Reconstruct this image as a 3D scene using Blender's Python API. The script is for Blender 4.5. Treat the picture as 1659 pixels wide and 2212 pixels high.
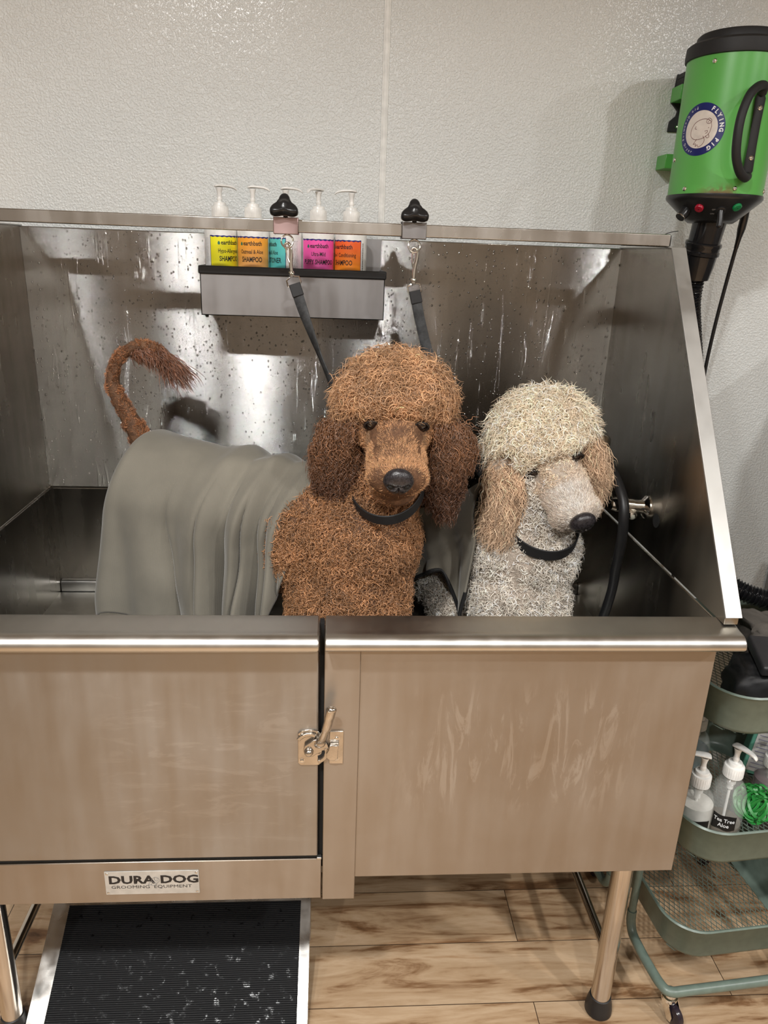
import bpy, bmesh, math, random
import numpy as np
from mathutils import Vector, Matrix, noise

for o in list(bpy.data.objects): bpy.data.objects.remove(o)
S = bpy.context.scene
COL = S.collection
PI = math.pi

# ------------------------------------------------------------------ camera
cam_d = bpy.data.cameras.new('camera'); cam = bpy.data.objects.new('camera', cam_d); COL.objects.link(cam)
CP = np.array([0.0144, -1.0873, 1.5451]); YAW, PITCH, ROLL, FPX = 0.0728, 0.3359, 0.0371, 1618.02
_f = np.array([math.sin(YAW)*math.cos(PITCH), math.cos(YAW)*math.cos(PITCH), -math.sin(PITCH)])
_r = np.array([math.cos(YAW), -math.sin(YAW), 0.0]); _u = np.cross(_r, _f)
_c, _s = math.cos(ROLL), math.sin(ROLL); _r, _u = _c*_r+_s*_u, -_s*_r+_c*_u
m = Matrix(((_r[0], _u[0], -_f[0], CP[0]), (_r[1], _u[1], -_f[1], CP[1]), (_r[2], _u[2], -_f[2], CP[2]), (0, 0, 0, 1)))
cam.matrix_world = m
cam_d.sensor_fit = 'VERTICAL'; cam_d.sensor_height = 36.0; cam_d.lens = 36.0*FPX/2212.0
cam_d.clip_start = 0.02; cam_d.clip_end = 50
S.camera = cam

# ------------------------------------------------------------------ world, exposure
w = bpy.data.worlds.new('room_world'); S.world = w; w.use_nodes = True
w.node_tree.nodes['Background'].inputs[0].default_value = (0.5, 0.48, 0.45, 1)
w.node_tree.nodes['Background'].inputs[1].default_value = 0.1
S.view_settings.view_transform = 'Standard'; S.view_settings.look = 'None'
S.view_settings.gamma = 1.0; S.view_settings.use_curve_mapping = False
S.view_settings.exposure = 0.0
S.render.film_transparent = False
try:
    S.cycles.max_bounces = 8; S.cycles.transparent_max_bounces = 16; S.cycles.caustics_reflective = False; S.cycles.caustics_refractive = False
    S.cycles.sample_clamp_indirect = 6
except Exception: pass

CEIL = 2.75
# recessed can lamps in the ceiling: x, y, watts
LAMPS = [(-0.42, -1.22, 36), (-0.76, -1.28, 20), (1.65, -1.75, 42), (2.75, -1.45, 34), (0.35, -2.6, 40), (-1.7, -2.5, 24)]
LAMPCOL = (1.0, 0.995, 0.975)

# ------------------------------------------------------------------ helpers
def tag(o, label=None, cat=None, group=None, kind=None):
    if label: o['label'] = label
    if cat: o['category'] = cat
    if group: o['group'] = group
    if kind: o['kind'] = kind
    return o
def thing(name, label, cat, loc=(0, 0, 0), group=None):
    o = bpy.data.objects.new(name, None); o.empty_display_size = 0.03; COL.objects.link(o)
    o.location = loc
    return tag(o, label, cat, group)
def V(*a): return Vector(a)
def frame_from(z, x=None):
    z = Vector(z).normalized()
    a = Vector(x) if x is not None else (Vector((0, 0, 1)) if abs(z.z) < .9 else Vector((1, 0, 0)))
    x_ = (a - z*a.dot(z)).normalized() if x is not None else a.cross(z).normalized()
    y_ = z.cross(x_)
    return Matrix((x_, y_, z)).transposed()
def M4(R, t=(0, 0, 0)): return Matrix.Translation(Vector(t)) @ R.to_4x4()

class MB:
    def __init__(s): s.v = []; s.f = []; s.sm = []
    def add(s, vs, fs, smooth=True):
        n = len(s.v); s.v += [tuple(a) for a in vs]; s.f += [tuple(i+n for i in f) for f in fs]; s.sm += [smooth]*len(fs); return s
    def box(s, a, b, M=None):
        x0, y0, z0 = a; x1, y1, z1 = b
        vs = [(x0,y0,z0),(x1,y0,z0),(x1,y1,z0),(x0,y1,z0),(x0,y0,z1),(x1,y0,z1),(x1,y1,z1),(x0,y1,z1)]
        if M is not None: vs = [M @ Vector(q) for q in vs]
        return s.add(vs, [(0,3,2,1),(4,5,6,7),(0,1,5,4),(1,2,6,5),(2,3,7,6),(3,0,4,7)], False)
    def tube(s, path, r, n=12, cap=True, closed=False, flat=1.0, up=None):
        P = [Vector(p) for p in path]; k = len(P)
        rr = r if hasattr(r, '__len__') else [r]*k
        vs = []; prev = None
        for i in range(k):
            if closed: t = (P[(i+1) % k]-P[i-1]).normalized()
            else: t = (P[min(i+1, k-1)]-P[max(i-1, 0)]).normalized()
            if prev is None:
                a = Vector(up) if up is not None else (Vector((0,0,1)) if abs(t.z) < .9 else Vector((1,0,0)))
                x = (a-t*a.dot(t)).normalized()
            else:
                x = (prev-t*prev.dot(t)).normalized()
            prev = x; y = t.cross(x)
            for j in range(n):
                an = 2*PI*j/n; vs.append(P[i]+rr[i]*(math.cos(an)*x*flat+math.sin(an)*y))
        fs = []
        for i in range(k if closed else k-1):
            i2 = (i+1) % k
            for j in range(n):
                j2 = (j+1) % n; fs.append((i*n+j, i*n+j2, i2*n+j2, i2*n+j))
        s.add(vs, fs)
        if cap and not closed:
            s.add(vs[:n], [tuple(range(n))[::-1]], False); s.add(vs[-n:], [tuple(range(n))], False)
        return s
    def lathe(s, prof, M=None, n=32, cap=True):
        vs = []; fs = []
        for (r, z) in prof:
            for j in range(n):
                a = 2*PI*j/n; vs.append(Vector((r*math.cos(a), r*math.sin(a), z)))
        if M is not None: vs = [M @ q for q in vs]
        for i in range(len(prof)-1):
            for j in range(n):
                j2 = (j+1) % n; fs.append((i*n+j, i*n+j2, (i+1)*n+j2, (i+1)*n+j))
        s.add(vs, fs)
        if cap:
            s.add(vs[:n], [tuple(range(n))[::-1]], False); s.add(vs[-n:], [tuple(range(n))], False)
        return s
    def ell(s, c, r, M=None, n=24, k=14):
        prof = []; vs = []; fs = []
        for i in range(k+1):
            t = PI*i/k
            for j in range(n):
                a = 2*PI*j/n; q = Vector((r[0]*math.sin(t)*math.cos(a), r[1]*math.sin(t)*math.sin(a), -r[2]*math.cos(t)))
                if M is not None: q = M @ q
                vs.append(q+Vector(c))
        for i in range(k):
            for j in range(n):
                j2 = (j+1) % n; fs.append((i*n+j, i*n+j2, (i+1)*n+j2, (i+1)*n+j))
        return s.add(vs, fs)
    def prism(s, pts, M, d0, d1, smooth=False):
        n = len(pts)
        vs = [M @ Vector((p[0], p[1], d0)) for p in pts]+[M @ Vector((p[0], p[1], d1)) for p in pts]
        fs = [tuple(range(n))[::-1], tuple(range(n, 2*n))]
        s.add(vs, fs, False)
        return s.add(vs, [(i, (i+1) % n, n+(i+1) % n, n+i) for i in range(n)], smooth)
    def grid(s, fn, nu, nv, smooth=True, closeu=False):
        vs = [fn(i/(nu if closeu else nu-1), j/(nv-1)) for i in range(nu) for j in range(nv)]
        fs = []
        for i in range(nu if closeu else nu-1):
            i2 = (i+1) % nu
            for j in range(nv-1): fs.append((i*nv+j, i2*nv+j, i2*nv+j+1, i*nv+j+1))
        return s.add(vs, fs, smooth)
    def text(s, txt, size, fn, xs=1.0, bold=0.0, align='CENTER', shear=0.0, depth=0.0003, res=2, spacing=1.0):
        cu = bpy.data.curves.new('t', 'FONT'); cu.body = txt; cu.size = size; cu.align_x = align; cu.offset = bold
        cu.shear = shear; cu.resolution_u = res; cu.space_character = spacing
        ob = bpy.data.objects.new('t', cu); COL.objects.link(ob)
        dg = bpy.context.evaluated_depsgraph_get(); me = bpy.data.meshes.new_from_object(ob.evaluated_get(dg))
        vs = [fn(q.co.x*xs, q.co.y) for q in me.vertices]
        s.add(vs, [tuple(p.vertices) for p in me.polygons], False)
        bpy.data.objects.remove(ob); bpy.data.curves.remove(cu); bpy.data.meshes.remove(me)
        return s
    def build(s, name, mat, parent=None, bevel=0, seg=2, angle=40, solid=0, sub=0, weld=0, loc=None):
        me = bpy.data.meshes.new(name); me.from_pydata(s.v, [], s.f); me.update()
        bm = bmesh.new(); bm.from_mesh(me)
        bmesh.ops.remove_doubles(bm, verts=bm.verts, dist=weld or 1e-6)
        bmesh.ops.recalc_face_normals(bm, faces=bm.faces)
        bm.to_mesh(me); bm.free()
        for p in me.polygons: p.use_smooth = True
        me.set_sharp_from_angle(angle=math.radians(angle))
        me.materials.append(mat)
        o = bpy.data.objects.new(name, me); COL.objects.link(o)
        if parent is not None:
            o.parent = parent
            W = parent_loc(parent)
            for q in me.vertices: q.co = q.co - W
        elif loc is not None:
            for q in me.vertices: q.co = q.co - Vector(loc)
            o.location = loc
        if solid:
            mo = o.modifiers.new('solid', 'SOLIDIFY'); mo.thickness = solid; mo.offset = 0
        if sub:
            mo = o.modifiers.new('sub', 'SUBSURF'); mo.levels = sub; mo.render_levels = sub
        if bevel:
            mo = o.modifiers.new('bevel', 'BEVEL'); mo.width = bevel; mo.segments = seg; mo.limit_method = 'ANGLE'; mo.angle_limit = math.radians(35)
            mo.harden_normals = False
        return o
def parent_loc(p):
    W = Vector((0, 0, 0))
    while p is not None: W = W + Vector(p.location); p = p.parent
    return W
def bez(pts, n=10):
    """Catmull-Rom through points"""
    P = [Vector(p) for p in pts]; P = [2*P[0]-P[1]]+P+[2*P[-1]-P[-2]]; out = []
    for i in range(1, len(P)-2):
        a, b, c, d = P[i-1:i+3]
        for k in range(n):
            t = k/n; out.append(.5*((2*b)+(-a+c)*t+(2*a-5*b+4*c-d)*t*t+(-a+3*b-3*c+d)*t**3))
    out.append(P[-2]); return out
def rrect(x0, y0, x1, y1, r, n=6):
    out = []
    for cx, cy, a0 in ((x1-r, y0+r, -90), (x1-r, y1-r, 0), (x0+r, y1-r, 90), (x0+r, y0+r, 180)):
        for k in range(n+1):
            a = math.radians(a0+90*k/n); out.append((cx+r*math.cos(a), cy+r*math.sin(a)))
    return out

# ------------------------------------------------------------------ materials
class NT:
    def __init__(s, name):
        s.m = bpy.data.materials.new(name); s.m.use_nodes = True; s.t = s.m.node_tree; s.b = s.t.nodes['Principled BSDF']
        s.tc = s.t.nodes.new('ShaderNodeTexCoord')
        s.geo = None
    def n(s, kind, **kw):
        nd = s.t.nodes.new(kind)
        for k, v in kw.items():
            if k in nd.inputs: nd.inputs[k].default_value = v
            else: setattr(nd, k, v)
        return nd
    def l(s, a, b): s.t.links.new(a, b)
    def pos(s, scale=(1, 1, 1), rot=(0, 0, 0), loc=(0, 0, 0), world=True):
        if world:
            if s.geo is None: s.geo = s.t.nodes.new('ShaderNodeNewGeometry')
            src = s.geo.outputs['Position']
        else: src = s.tc.outputs['Object']
        mp = s.n('ShaderNodeMapping'); mp.inputs['Scale'].default_value = scale; mp.inputs['Rotation'].default_value = rot; mp.inputs['Location'].default_value = loc
        s.l(src, mp.inputs['Vector']); return mp.outputs[0]
    def noise(s, vec, scale=5, detail=3, rough=.5, dist=0):
        nd = s.n('ShaderNodeTexNoise'); nd.inputs['Scale'].default_value = scale; nd.inputs['Detail'].default_value = detail
        nd.inputs['Roughness'].default_value = rough; nd.inputs['Distortion'].default_value = dist; s.l(vec, nd.inputs['Vector']); return nd.outputs['Fac']
    def ramp(s, fac, stops, interp='LINEAR'):
        nd = s.n('ShaderNodeValToRGB'); cr = nd.color_ramp; cr.interpolation = interp
        while len(cr.elements) > 1: cr.elements.remove(cr.elements[-1])
        cr.elements[0].position = stops[0][0]; cr.elements[0].color = tuple(stops[0][1])+(1,) if hasattr(stops[0][1], '__len__') else (stops[0][1],)*3+(1,)
        for p, c in stops[1:]:
            e = cr.elements.new(p); e.color = tuple(c)+(1,) if hasattr(c, '__len__') else (c, c, c, 1)
        s.l(fac, nd.inputs[0]); return nd.outputs[0]
    def math(s, op, a, b=None, c=None):
        nd = s.n('ShaderNodeMath', operation=op)
        for i, q in enumerate((a, b, c)):
            if q is None: continue
            if isinstance(q, (int, float)): nd.inputs[i].default_value = q
            else: s.l(q, nd.inputs[i])
        return nd.outputs[0]
    def mix(s, fac, a, b, mode='MIX'):
        nd = s.n('ShaderNodeMix'); nd.data_type = 'RGBA'; nd.blend_type = mode
        for i, q in ((0, fac), (6, a), (7, b)):
            if isinstance(q, (int, float)): nd.inputs[i].default_value = q
            elif isinstance(q, (tuple, list)): nd.inputs[i].default_value = tuple(q)+(1,) if len(q) == 3 else q
            else: s.l(q, nd.inputs[i])
        return nd.outputs[2]
    def bump(s, h, strength=.3, dist=.001, normal=None):
        nd = s.n('ShaderNodeBump'); nd.inputs['Strength'].default_value = strength; nd.inputs['Distance'].default_value = dist
        s.l(h, nd.inputs['Height'])
        if normal is not None: s.l(normal, nd.inputs['Normal'])
        return nd.outputs[0]
def pm(name, col, rough=.5, metal=0.0, spec=.5, bump=None, **kw):
    t = NT(name); b = t.b
    b.inputs['Base Color'].default_value = tuple(col)+(1,); b.inputs['Roughness'].default_value = rough; b.inputs['Metallic'].default_value = metal
    b.inputs['Specular IOR Level'].default_value = spec
    for k, v in kw.items(): b.inputs[k].default_value = v
    # slight procedural variation
    p = t.pos(world=True); nz = t.noise(p, 60, 3)
    c2 = tuple(min(1, x*1.1) for x in col); c1 = tuple(x*.9 for x in col)
    t.l(t.ramp(nz, [(.3, c1), (.7, c2)]), b.inputs['Base Color'])
    if bump: t.l(t.bump(t.noise(p, bump[0], 2), bump[1], bump[2]), b.inputs['Normal'])
    return t.m
def steel(name, base=(.60, .575, .54), rough=.3, aniso=.6, T=(0, 0, 1), grain=(30, 30, 2200), gs=.06, smudge=.5, drops=0, streaks=None, var=.10, brush=0):
    t = NT(name); b = t.b
    b.inputs['Metallic'].default_value = 1.0
    p = t.pos(); big = t.noise(p, 4.5, 4, .6, .4)
    pm_ = t.pos(scale=(1, 1, .12)); st = t.noise(pm_, 30, 2, .5)
    sm = t.math('ADD', t.math('MULTIPLY', big, .55), t.math('MULTIPLY', st, .45))
    r = t.n('ShaderNodeMapRange'); r.inputs['From Min'].default_value = .36; r.inputs['From Max'].default_value = .64
    r.inputs['To Min'].default_value = rough*(1-.35*smudge); r.inputs['To Max'].default_value = rough*(1+.45*smudge); t.l(sm, r.inputs['Value'])
    c1 = tuple(x*(1-var) for x in base); c2 = tuple(min(1, x*(1+var)) for x in base)
    col = t.ramp(sm, [(.38, c1), (.62, c2)])
    rough_out = r.outputs[0]
    g = t.noise(t.pos(scale=grain), 1.0, 2, .6)
    nrm = t.bump(g, gs, .0006)
    # low-frequency sheet waviness
    nrm = t.bump(t.noise(t.pos(), 3.2, 1), .06, .01, nrm)
    if streaks:
        x0, x1, z0, z1, amt = streaks
        s1 = t.noise(t.pos(scale=(1, 1, .16) if T[2] and x0 > 0 else (.22, 1, 1)), 34, 5, .7, 1.2)
        s1 = t.ramp(s1, [(.53, 0.0), (.60, 1.0)])
        sep = t.n('ShaderNodeSeparateXYZ'); t.l(t.geo.outputs['Position'], sep.inputs[0])
        mx = t.n('ShaderNodeMapRange', interpolation_type='SMOOTHSTEP'); mx.inputs['From Min'].default_value = x0; mx.inputs['From Max'].default_value = x0+.12; t.l(sep.outputs[0], mx.inputs[0])
        mx2 = t.n('ShaderNodeMapRange', interpolation_type='SMOOTHSTEP'); mx2.inputs['From Min'].default_value = x1; mx2.inputs['From Max'].default_value = x1-.12; t.l(sep.outputs[0], mx2.inputs[0])
        mz = t.n('ShaderNodeMapRange', interpolation_type='SMOOTHSTEP'); mz.inputs['From Min'].default_value = z0; mz.inputs['From Max'].default_value = z0+.1; t.l(sep.outputs[2], mz.inputs[0])
        mz2 = t.n('ShaderNodeMapRange', interpolation_type='SMOOTHSTEP'); mz2.inputs['From Min'].default_value = z1; mz2.inputs['From Max'].default_value = z1-.08; t.l(sep.outputs[2], mz2.inputs[0])
        k = t.math('MULTIPLY', t.math('MULTIPLY', mx.outputs[0], mx2.outputs[0]), t.math('MULTIPLY', mz.outputs[0], mz2.outputs[0]))
        k = t.math('MULTIPLY', k, t.math('MULTIPLY', s1, amt))
        col = t.mix(k, col, (.78, .72, .64))
        rough_out = t.math('ADD', rough_out, t.math('MULTIPLY', k, .25))
    if drops:
        # beads of water and runs
        vo = t.n('ShaderNodeTexVoronoi', feature='F1'); vo.inputs['Scale'].default_value = 165; vo.inputs['Randomness'].default_value = 1.0
        t.l(t.pos(scale=(1, .2, .78)), vo.inputs['Vector'])
        cell = t.n('ShaderNodeSeparateColor'); t.l(vo.outputs['Color'], cell.inputs[0])
        mask = t.noise(t.pos(loc=(3.1, 0, 1.7)), 4.2, 3, .6)
        thr = t.math('ADD', t.math('MULTIPLY', mask, -1.5), 1.42-drops)
        on = t.math('GREATER_THAN', cell.outputs[0], thr)
        rad = t.math('MULTIPLY_ADD', cell.outputs[1], .26, .10)
        dd = t.math('DIVIDE', vo.outputs['Distance'], rad)
        h = t.math('MAXIMUM', t.math('SUBTRACT', 1.0, t.math('MULTIPLY', dd, dd)), 0.0)
        h = t.math('MULTIPLY', t.math('SQRT', h), on)
        # vertical runs
        run = t.noise(t.pos(scale=(1, 1, .10)), 60, 3, .6, .9)
        run = t.ramp(run, [(.61, 0.0), (.70, 1.0)])
        hh = t.math('ADD', h, t.math('MULTIPLY', run, .10))
        nrm = t.bump(hh, 1.0, .0018, nrm)
        rough_out = t.math('ADD', rough_out, t.math('MULTIPLY', h, .06))
    if brush:
        # brushed grain: microscopic scratches tilt the normal up and down only
        w1 = t.n('ShaderNodeTexWhiteNoise', noise_dimensions='3D'); t.l(t.pos(scale=(7e3, 7e3, 7e3)), w1.inputs['Vector'])
        w2 = t.n('ShaderNodeTexWhiteNoise', noise_dimensions='3D'); t.l(t.pos(scale=(9e3, 9e3, 9e3), loc=(5, 3, 1)), w2.inputs['Vector'])
        kz = t.math('MULTIPLY', t.math('SUBTRACT', t.math('ADD', w1.outputs['Value'], w2.outputs['Value']), 1.0), brush)
        cz = t.n('ShaderNodeCombineXYZ'); t.l(kz, cz.inputs[2])
        ad = t.n('ShaderNodeVectorMath', operation='ADD'); t.l(nrm, ad.inputs[0]); t.l(cz.outputs[0], ad.inputs[1])
        no = t.n('ShaderNodeVectorMath', operation='NORMALIZE'); t.l(ad.outputs[0], no.inputs[0]); nrm = no.outputs[0]
    t.l(col, b.inputs['Base Color']); t.l(rough_out, b.inputs['Roughness']); t.l(nrm, b.inputs['Normal'])
    b.inputs['Anisotropic'].default_value = aniso
    if aniso:
        tv = t.n('ShaderNodeCombineXYZ'); 
        for i in range(3): tv.inputs[i].default_value = T[i]
        t.l(tv.outputs[0], b.inputs['Tangent'])
    return t.m

MAT = {}
MAT['back'] = steel('brushed_steel_wet', (.34, .335, .325), .105, 0, drops=.34, brush=.60, smudge=.3, grain=(30, 30, 1800))
MAT['side'] = steel('brushed_steel_side', (.38, .355, .31), .24, .5, drops=0, brush=.25)
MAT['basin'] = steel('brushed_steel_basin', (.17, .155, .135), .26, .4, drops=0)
MAT['front'] = steel('brushed_steel_front', (.36, .312, .262), .40, .8, grain=(1400, 30, 20), gs=.05, streaks=(.10, .60, .56, .88, .16), smudge=.3, var=.05)
MAT["door"] = steel('brushed_steel_door', (.345, .315, .28), .40, .75, grain=(1400, 30, 20), gs=.05, streaks=(-.42, .04, .48, .88, .07), smudge=.35, var=.05)
MAT['rail'] = steel('brushed_steel_rail', (.62, .60, .565), .36, .5, T=(1, 0, 0), grain=(14, 1500, 1500), gs=.10, smudge=.4, var=.05)
MAT['bar'] = steel('brushed_steel_bar', (.60, .58, .55), .25, .3, T=(1, 0, 0), grain=(20, 900, 900), smudge=1)
MAT['edge'] = steel('brushed_steel_edge', (.58, .57, .55), .34, .3, T=(0, 0, 1), grain=(600, 600, 30), smudge=.35, var=.05)
MAT['flange'] = steel('side_flange_steel', (.46, .45, .43), .50, .2, grain=(600, 600, 30), smudge=.4, var=.08)
MAT['chrome'] = pm('polished_chrome', (.80, .78, .74), .07, 1.0)
MAT['chrome_dull'] = pm('cast_chrome', (.56, .53, .49), .15, 1.0, bump=(220, .12, .0006))
MAT['pipe'] = steel('steel_tube', (.60, .55, .49), .17, 0, grain=(500, 500, 20), gs=.06)
MAT['blackrub'] = pm('black_rubber', (.012, .012, .013), .45)
MAT['blackplast'] = pm('black_plastic', (.013, .013, .014), .28)
MAT['blackmatte'] = pm('black_matte_plastic', (.010, .010, .011), .6, bump=(500, .15, .0005))
MAT['blackgloss'] = pm('black_gloss_plastic', (.008, .008, .009), .12)
MAT['rackmetal'] = steel('rack_steel', (.29, .28, .28), .46, .2, grain=(30, 30, 600), gs=.05, smudge=.6)
MAT['void'] = pm('dark_gap', (.006, .006, .006), .8)  # black colour standing in for the shade inside gaps and holes
# ================================================================== ROOM
def struct(name, mb, mat, **kw):
    o = mb.build(name, mat, None, **kw); o['kind'] = 'structure'; return o
RX0, RX1, RY0, RY1 = -2.6, 3.3, -3.4, 0.742
# pebbled white wall board
t = NT('pebbled_wall_board'); p = t.pos()
n1 = t.noise(p, 210, 2, .5); n2 = t.noise(p, 2.0, 3); n3 = t.noise(p, 75, 2, .5)
t.l(t.ramp(n2, [(.35, (.66, .675, .66)), (.65, (.70, .715, .70))]), t.b.inputs['Base Color'])
hh = t.math('ADD', t.math('MULTIPLY', t.ramp(n1, [(.42, 0.0), (.62, 1.0)]), .7), t.math('MULTIPLY', n3, .8))
t.l(t.bump(hh, .75, .0014), t.b.inputs['Normal'])
t.b.inputs['Roughness'].default_value = .26; t.b.inputs['Specular IOR Level'].default_value = .55
# scuffs on the board: faint violet smears
sc = t.n('ShaderNodeSeparateXYZ'); t.l(t.geo.outputs['Position'], sc.inputs[0])
wallm = t.m
wp = pm('painted_wall', (.26, .225, .19), .6); cm = pm('ceiling_paint', (.50, .48, .45), .7)
struct('wall_back', MB().box((RX0, RY1, 0), (RX1, RY1+.1, CEIL)), wallm)
struct('wall_left', MB().box((RX0-.1, RY0, 0), (RX0, RY1, CEIL)), wp)
struct('wall_right', MB().box((RX1, RY0, 0), (RX1+.1, RY1, CEIL)), wp)
struct('wall_front', MB().box((RX0, RY0-.1, 0), (RX1, RY0, CEIL)), wp)
struct('ceiling', MB().box((RX0, RY0, CEIL), (RX1, RY1, CEIL+.1)), cm)
# joint strip between the two wall boards
js = pm('joint_strip_vinyl', (.76, .76, .73), .35)
mb = MB(); mb.box((.1095, RY1-.0022, 0), (.1235, RY1, CEIL)); mb.box((.1125, RY1-.0034, 0), (.1205, RY1, CEIL))
struct('trim_1', mb, js, bevel=.0008)
# smudges
sm = NT('violet_smudge_paint'); sm.b.inputs['Base Color'].default_value = (.56, .54, .64, 1); sm.b.inputs['Roughness'].default_value = .4

# wood plank floor
t = NT('wood_plank_floor'); p = t.pos()
br = t.n('ShaderNodeTexBrick'); br.inputs['Scale'].default_value = 1.0; br.inputs['Brick Width'].default_value = 1.22; br.inputs['Row Height'].default_value = .1525
br.inputs['Mortar Size'].default_value = .0009; br.inputs['Mortar Smooth'].default_value = .1; br.offset = .37
br.inputs['Color1'].default_value = (0, 0, 0, 1); br.inputs['Color2'].default_value = (1, 1, 1, 1); br.inputs['Mortar'].default_value = (0, 0, 0, 1)
pl = t.pos(loc=(.30, .0675, 0)); t.l(pl, br.inputs['Vector'])
rnd = t.n('ShaderNodeSeparateColor'); t.l(br.outputs['Color'], rnd.inputs[0])
off = t.n('ShaderNodeCombineXYZ'); t.l(t.math('MULTIPLY', rnd.outputs[0], 9.0), off.inputs[0]); t.l(t.math('MULTIPLY', rnd.outputs[0], 5.0), off.inputs[1])
va = t.n('ShaderNodeVectorMath', operation='ADD'); t.l(t.pos(scale=(1, 6.5, 1)), va.inputs[0]); t.l(off.outputs[0], va.inputs[1])
g1 = t.noise(va.outputs[0], 2.6, 6, .62, 1.1); g2 = t.noise(va.outputs[0], 14, 4, .6, .4)
gg = t.math('ADD', t.math('MULTIPLY', g1, .8), t.math('MULTIPLY', g2, .2))
c = t.ramp(gg, [(.30, (.10, .045, .018)), (.39, (.26, .135, .062)), (.47, (.50, .33, .19)), (.58, (.62, .44, .28)), (.68, (.45, .27, .14)), (.75, (.20, .09, .04))])
rowv = t.n('ShaderNodeMapRange'); rowv.inputs['To Min'].default_value = .72; rowv.inputs['To Max'].default_value = 1.12; t.l(rnd.outputs[0], rowv.inputs[0])
cc = t.n('ShaderNodeCombineColor'); [t.l(rowv.outputs[0], cc.inputs[i]) for i in range(3)]
c = t.mix(1.0, c, cc.outputs[0], 'MULTIPLY')
c = t.mix(br.outputs['Fac'], c, (.03, .015, .008))
t.l(c, t.b.inputs['Base Color']); t.b.inputs['Roughness'].default_value = .42
t.l(t.bump(t.math('ADD', t.math('MULTIPLY', g2, .2), t.math('MULTIPLY', br.outputs['Fac'], -1)), .25, .001), t.b.inputs['Normal'])
struct('floor', MB().box((RX0, RY0, -.06), (RX1, RY1, 0)), t.m)

# ------------------------------------------------ ceiling lamps (they light the room)
lampm = NT('lamp_diffuser'); lampm.b.inputs['Emission Color'].default_value = LAMPCOL+(1,); lampm.b.inputs['Emission Strength'].default_value = 18
lampm.b.inputs['Base Color'].default_value = (.8, .8, .8, 1)
whitep = pm('white_trim_paint', (.7, .7, .68), .5)
for i, (x, y, W) in enumerate(LAMPS):
    root = thing('ceiling_light', ['white recessed can light in the ceiling over the left half of the steel tub', 'white recessed can light in the ceiling to the left of the tub door',
        'white recessed can light in the ceiling right of the tub', 'white recessed can light in the ceiling near the right wall',
        'white recessed can light in the ceiling behind the viewer', 'white recessed can light in the ceiling near the left wall'][i], 'light', (x, y, CEIL), 'recessed ceiling lights')
    MB().lathe([(.075, -.001), (.098, -.001), (.098, -.008), (.075, -.012), (.075, -.001)], M4(Matrix.Identity(3), (x, y, CEIL)), cap=False).build('trim_ring', whitep, root)
    MB().lathe([(.001, -.004), (.075, -.004), (.075, -.002), (.001, -.002)], M4(Matrix.Identity(3), (x, y, CEIL)), cap=False).build('diffuser', lampm.m, root)
    ld = bpy.data.lights.new('lamp', 'AREA'); ld.shape = 'DISK'; ld.size = .14; ld.energy = W; ld.color = LAMPCOL; ld.spread = math.radians(165)
    lo = bpy.data.objects.new('bulb', ld); COL.objects.link(lo); lo.parent = root; lo.location = (0, 0, -.02)

# ================================================================== TUB
XL, XR, YB, ZT, ZS, ZF = -.673, .670, .700, 1.568, .974, .700
tub = thing('grooming_tub', 'brushed stainless steel walk-in dog grooming tub standing on steel legs', 'grooming tub', (0, .35, 0))
def MXZ(x0, z0, y0, rot=0):
    R = Matrix(((1, 0, 0), (0, 0, -1), (0, 1, 0))) @ Matrix.Rotation(rot, 3, 'Z'); return M4(R, (x0, y0, z0))
def MYZ(x0):   # (a,b,d) -> (x0+d, a, b)
    return Matrix(((0, 0, 1, x0), (1, 0, 0, 0), (0, 1, 0, 0), (0, 0, 0, 1)))
MB().box((XL-.02, YB, ZS), (XR+.02, YB+.014, ZT)).build('back_panel', MAT['back'], tub, bevel=.002)
mb = MB(); mb.prism([(YB+.014, ZF-.02), (YB-.002, ZF-.02), (YB-.002, ZS-.003), (YB+.003, ZS+.001), (YB+.014, ZS+.001)], MYZ(XL), 0, XR-XL)
mb.build('basin_back', MAT['basin'], tub, bevel=.0012)
mb = MB(); mb.prism([(YB, ZF-.01), (YB-.016, ZF-.01), (YB-.016, ZF+.024), (YB-.012, ZF+.029), (YB, ZF+.031)], MYZ(XL+.004), 0, XR-XL-.008)
mb.build('basin_lip', MAT['edge'], tub, bevel=.002)
side = [(YB, ZS), (YB, ZT), (.43, ZT), (-.004, ZS+.012), (-.004, ZS)]
MB().prism(side, MYZ(XR), 0, .024).build('side_panel', MAT['side'], tub, bevel=.0008)
MB().prism(side, MYZ(XL), -.024, 0).build('side_panel', MAT['side'], tub, bevel=.0008)
def flange(x0, x1):
    mb = MB()
    e = [(YB+.014, ZT), (.43, ZT), (-.004, ZS+.012)]; t_ = .003
    out = [(YB+.014, ZT+t_), (.43-.002, ZT+t_), (-.008, ZS+.014)]
    mb.prism(e+out[::-1], MYZ(x0), 0, x1-x0); return mb
flange(XR-.001, XR+.028).build('side_edge', MAT['flange'], tub, bevel=.0006)
flange(XL-.028, XL+.001).build('side_edge', MAT['flange'], tub, bevel=.0006)
for xa, xb in ((XR-.004, XR+.018), (XL-.018, XL+.004)):
    mb = MB(); s_ = 1 if xa > 0 else -1; xi = xa if s_ > 0 else xb
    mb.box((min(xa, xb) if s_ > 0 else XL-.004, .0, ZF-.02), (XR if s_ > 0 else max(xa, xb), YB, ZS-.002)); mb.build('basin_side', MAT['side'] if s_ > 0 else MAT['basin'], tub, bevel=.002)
MB().box((XL, .02, ZF-.02), (XR, YB, ZF)).build('basin_floor', steel('basin_floor_steel', (.55, .54, .50), .35, .2), tub)
MB().box((XL-.018, .012, .447), (XR, YB, .462)).build('underside', MAT['basin'], tub)
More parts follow.
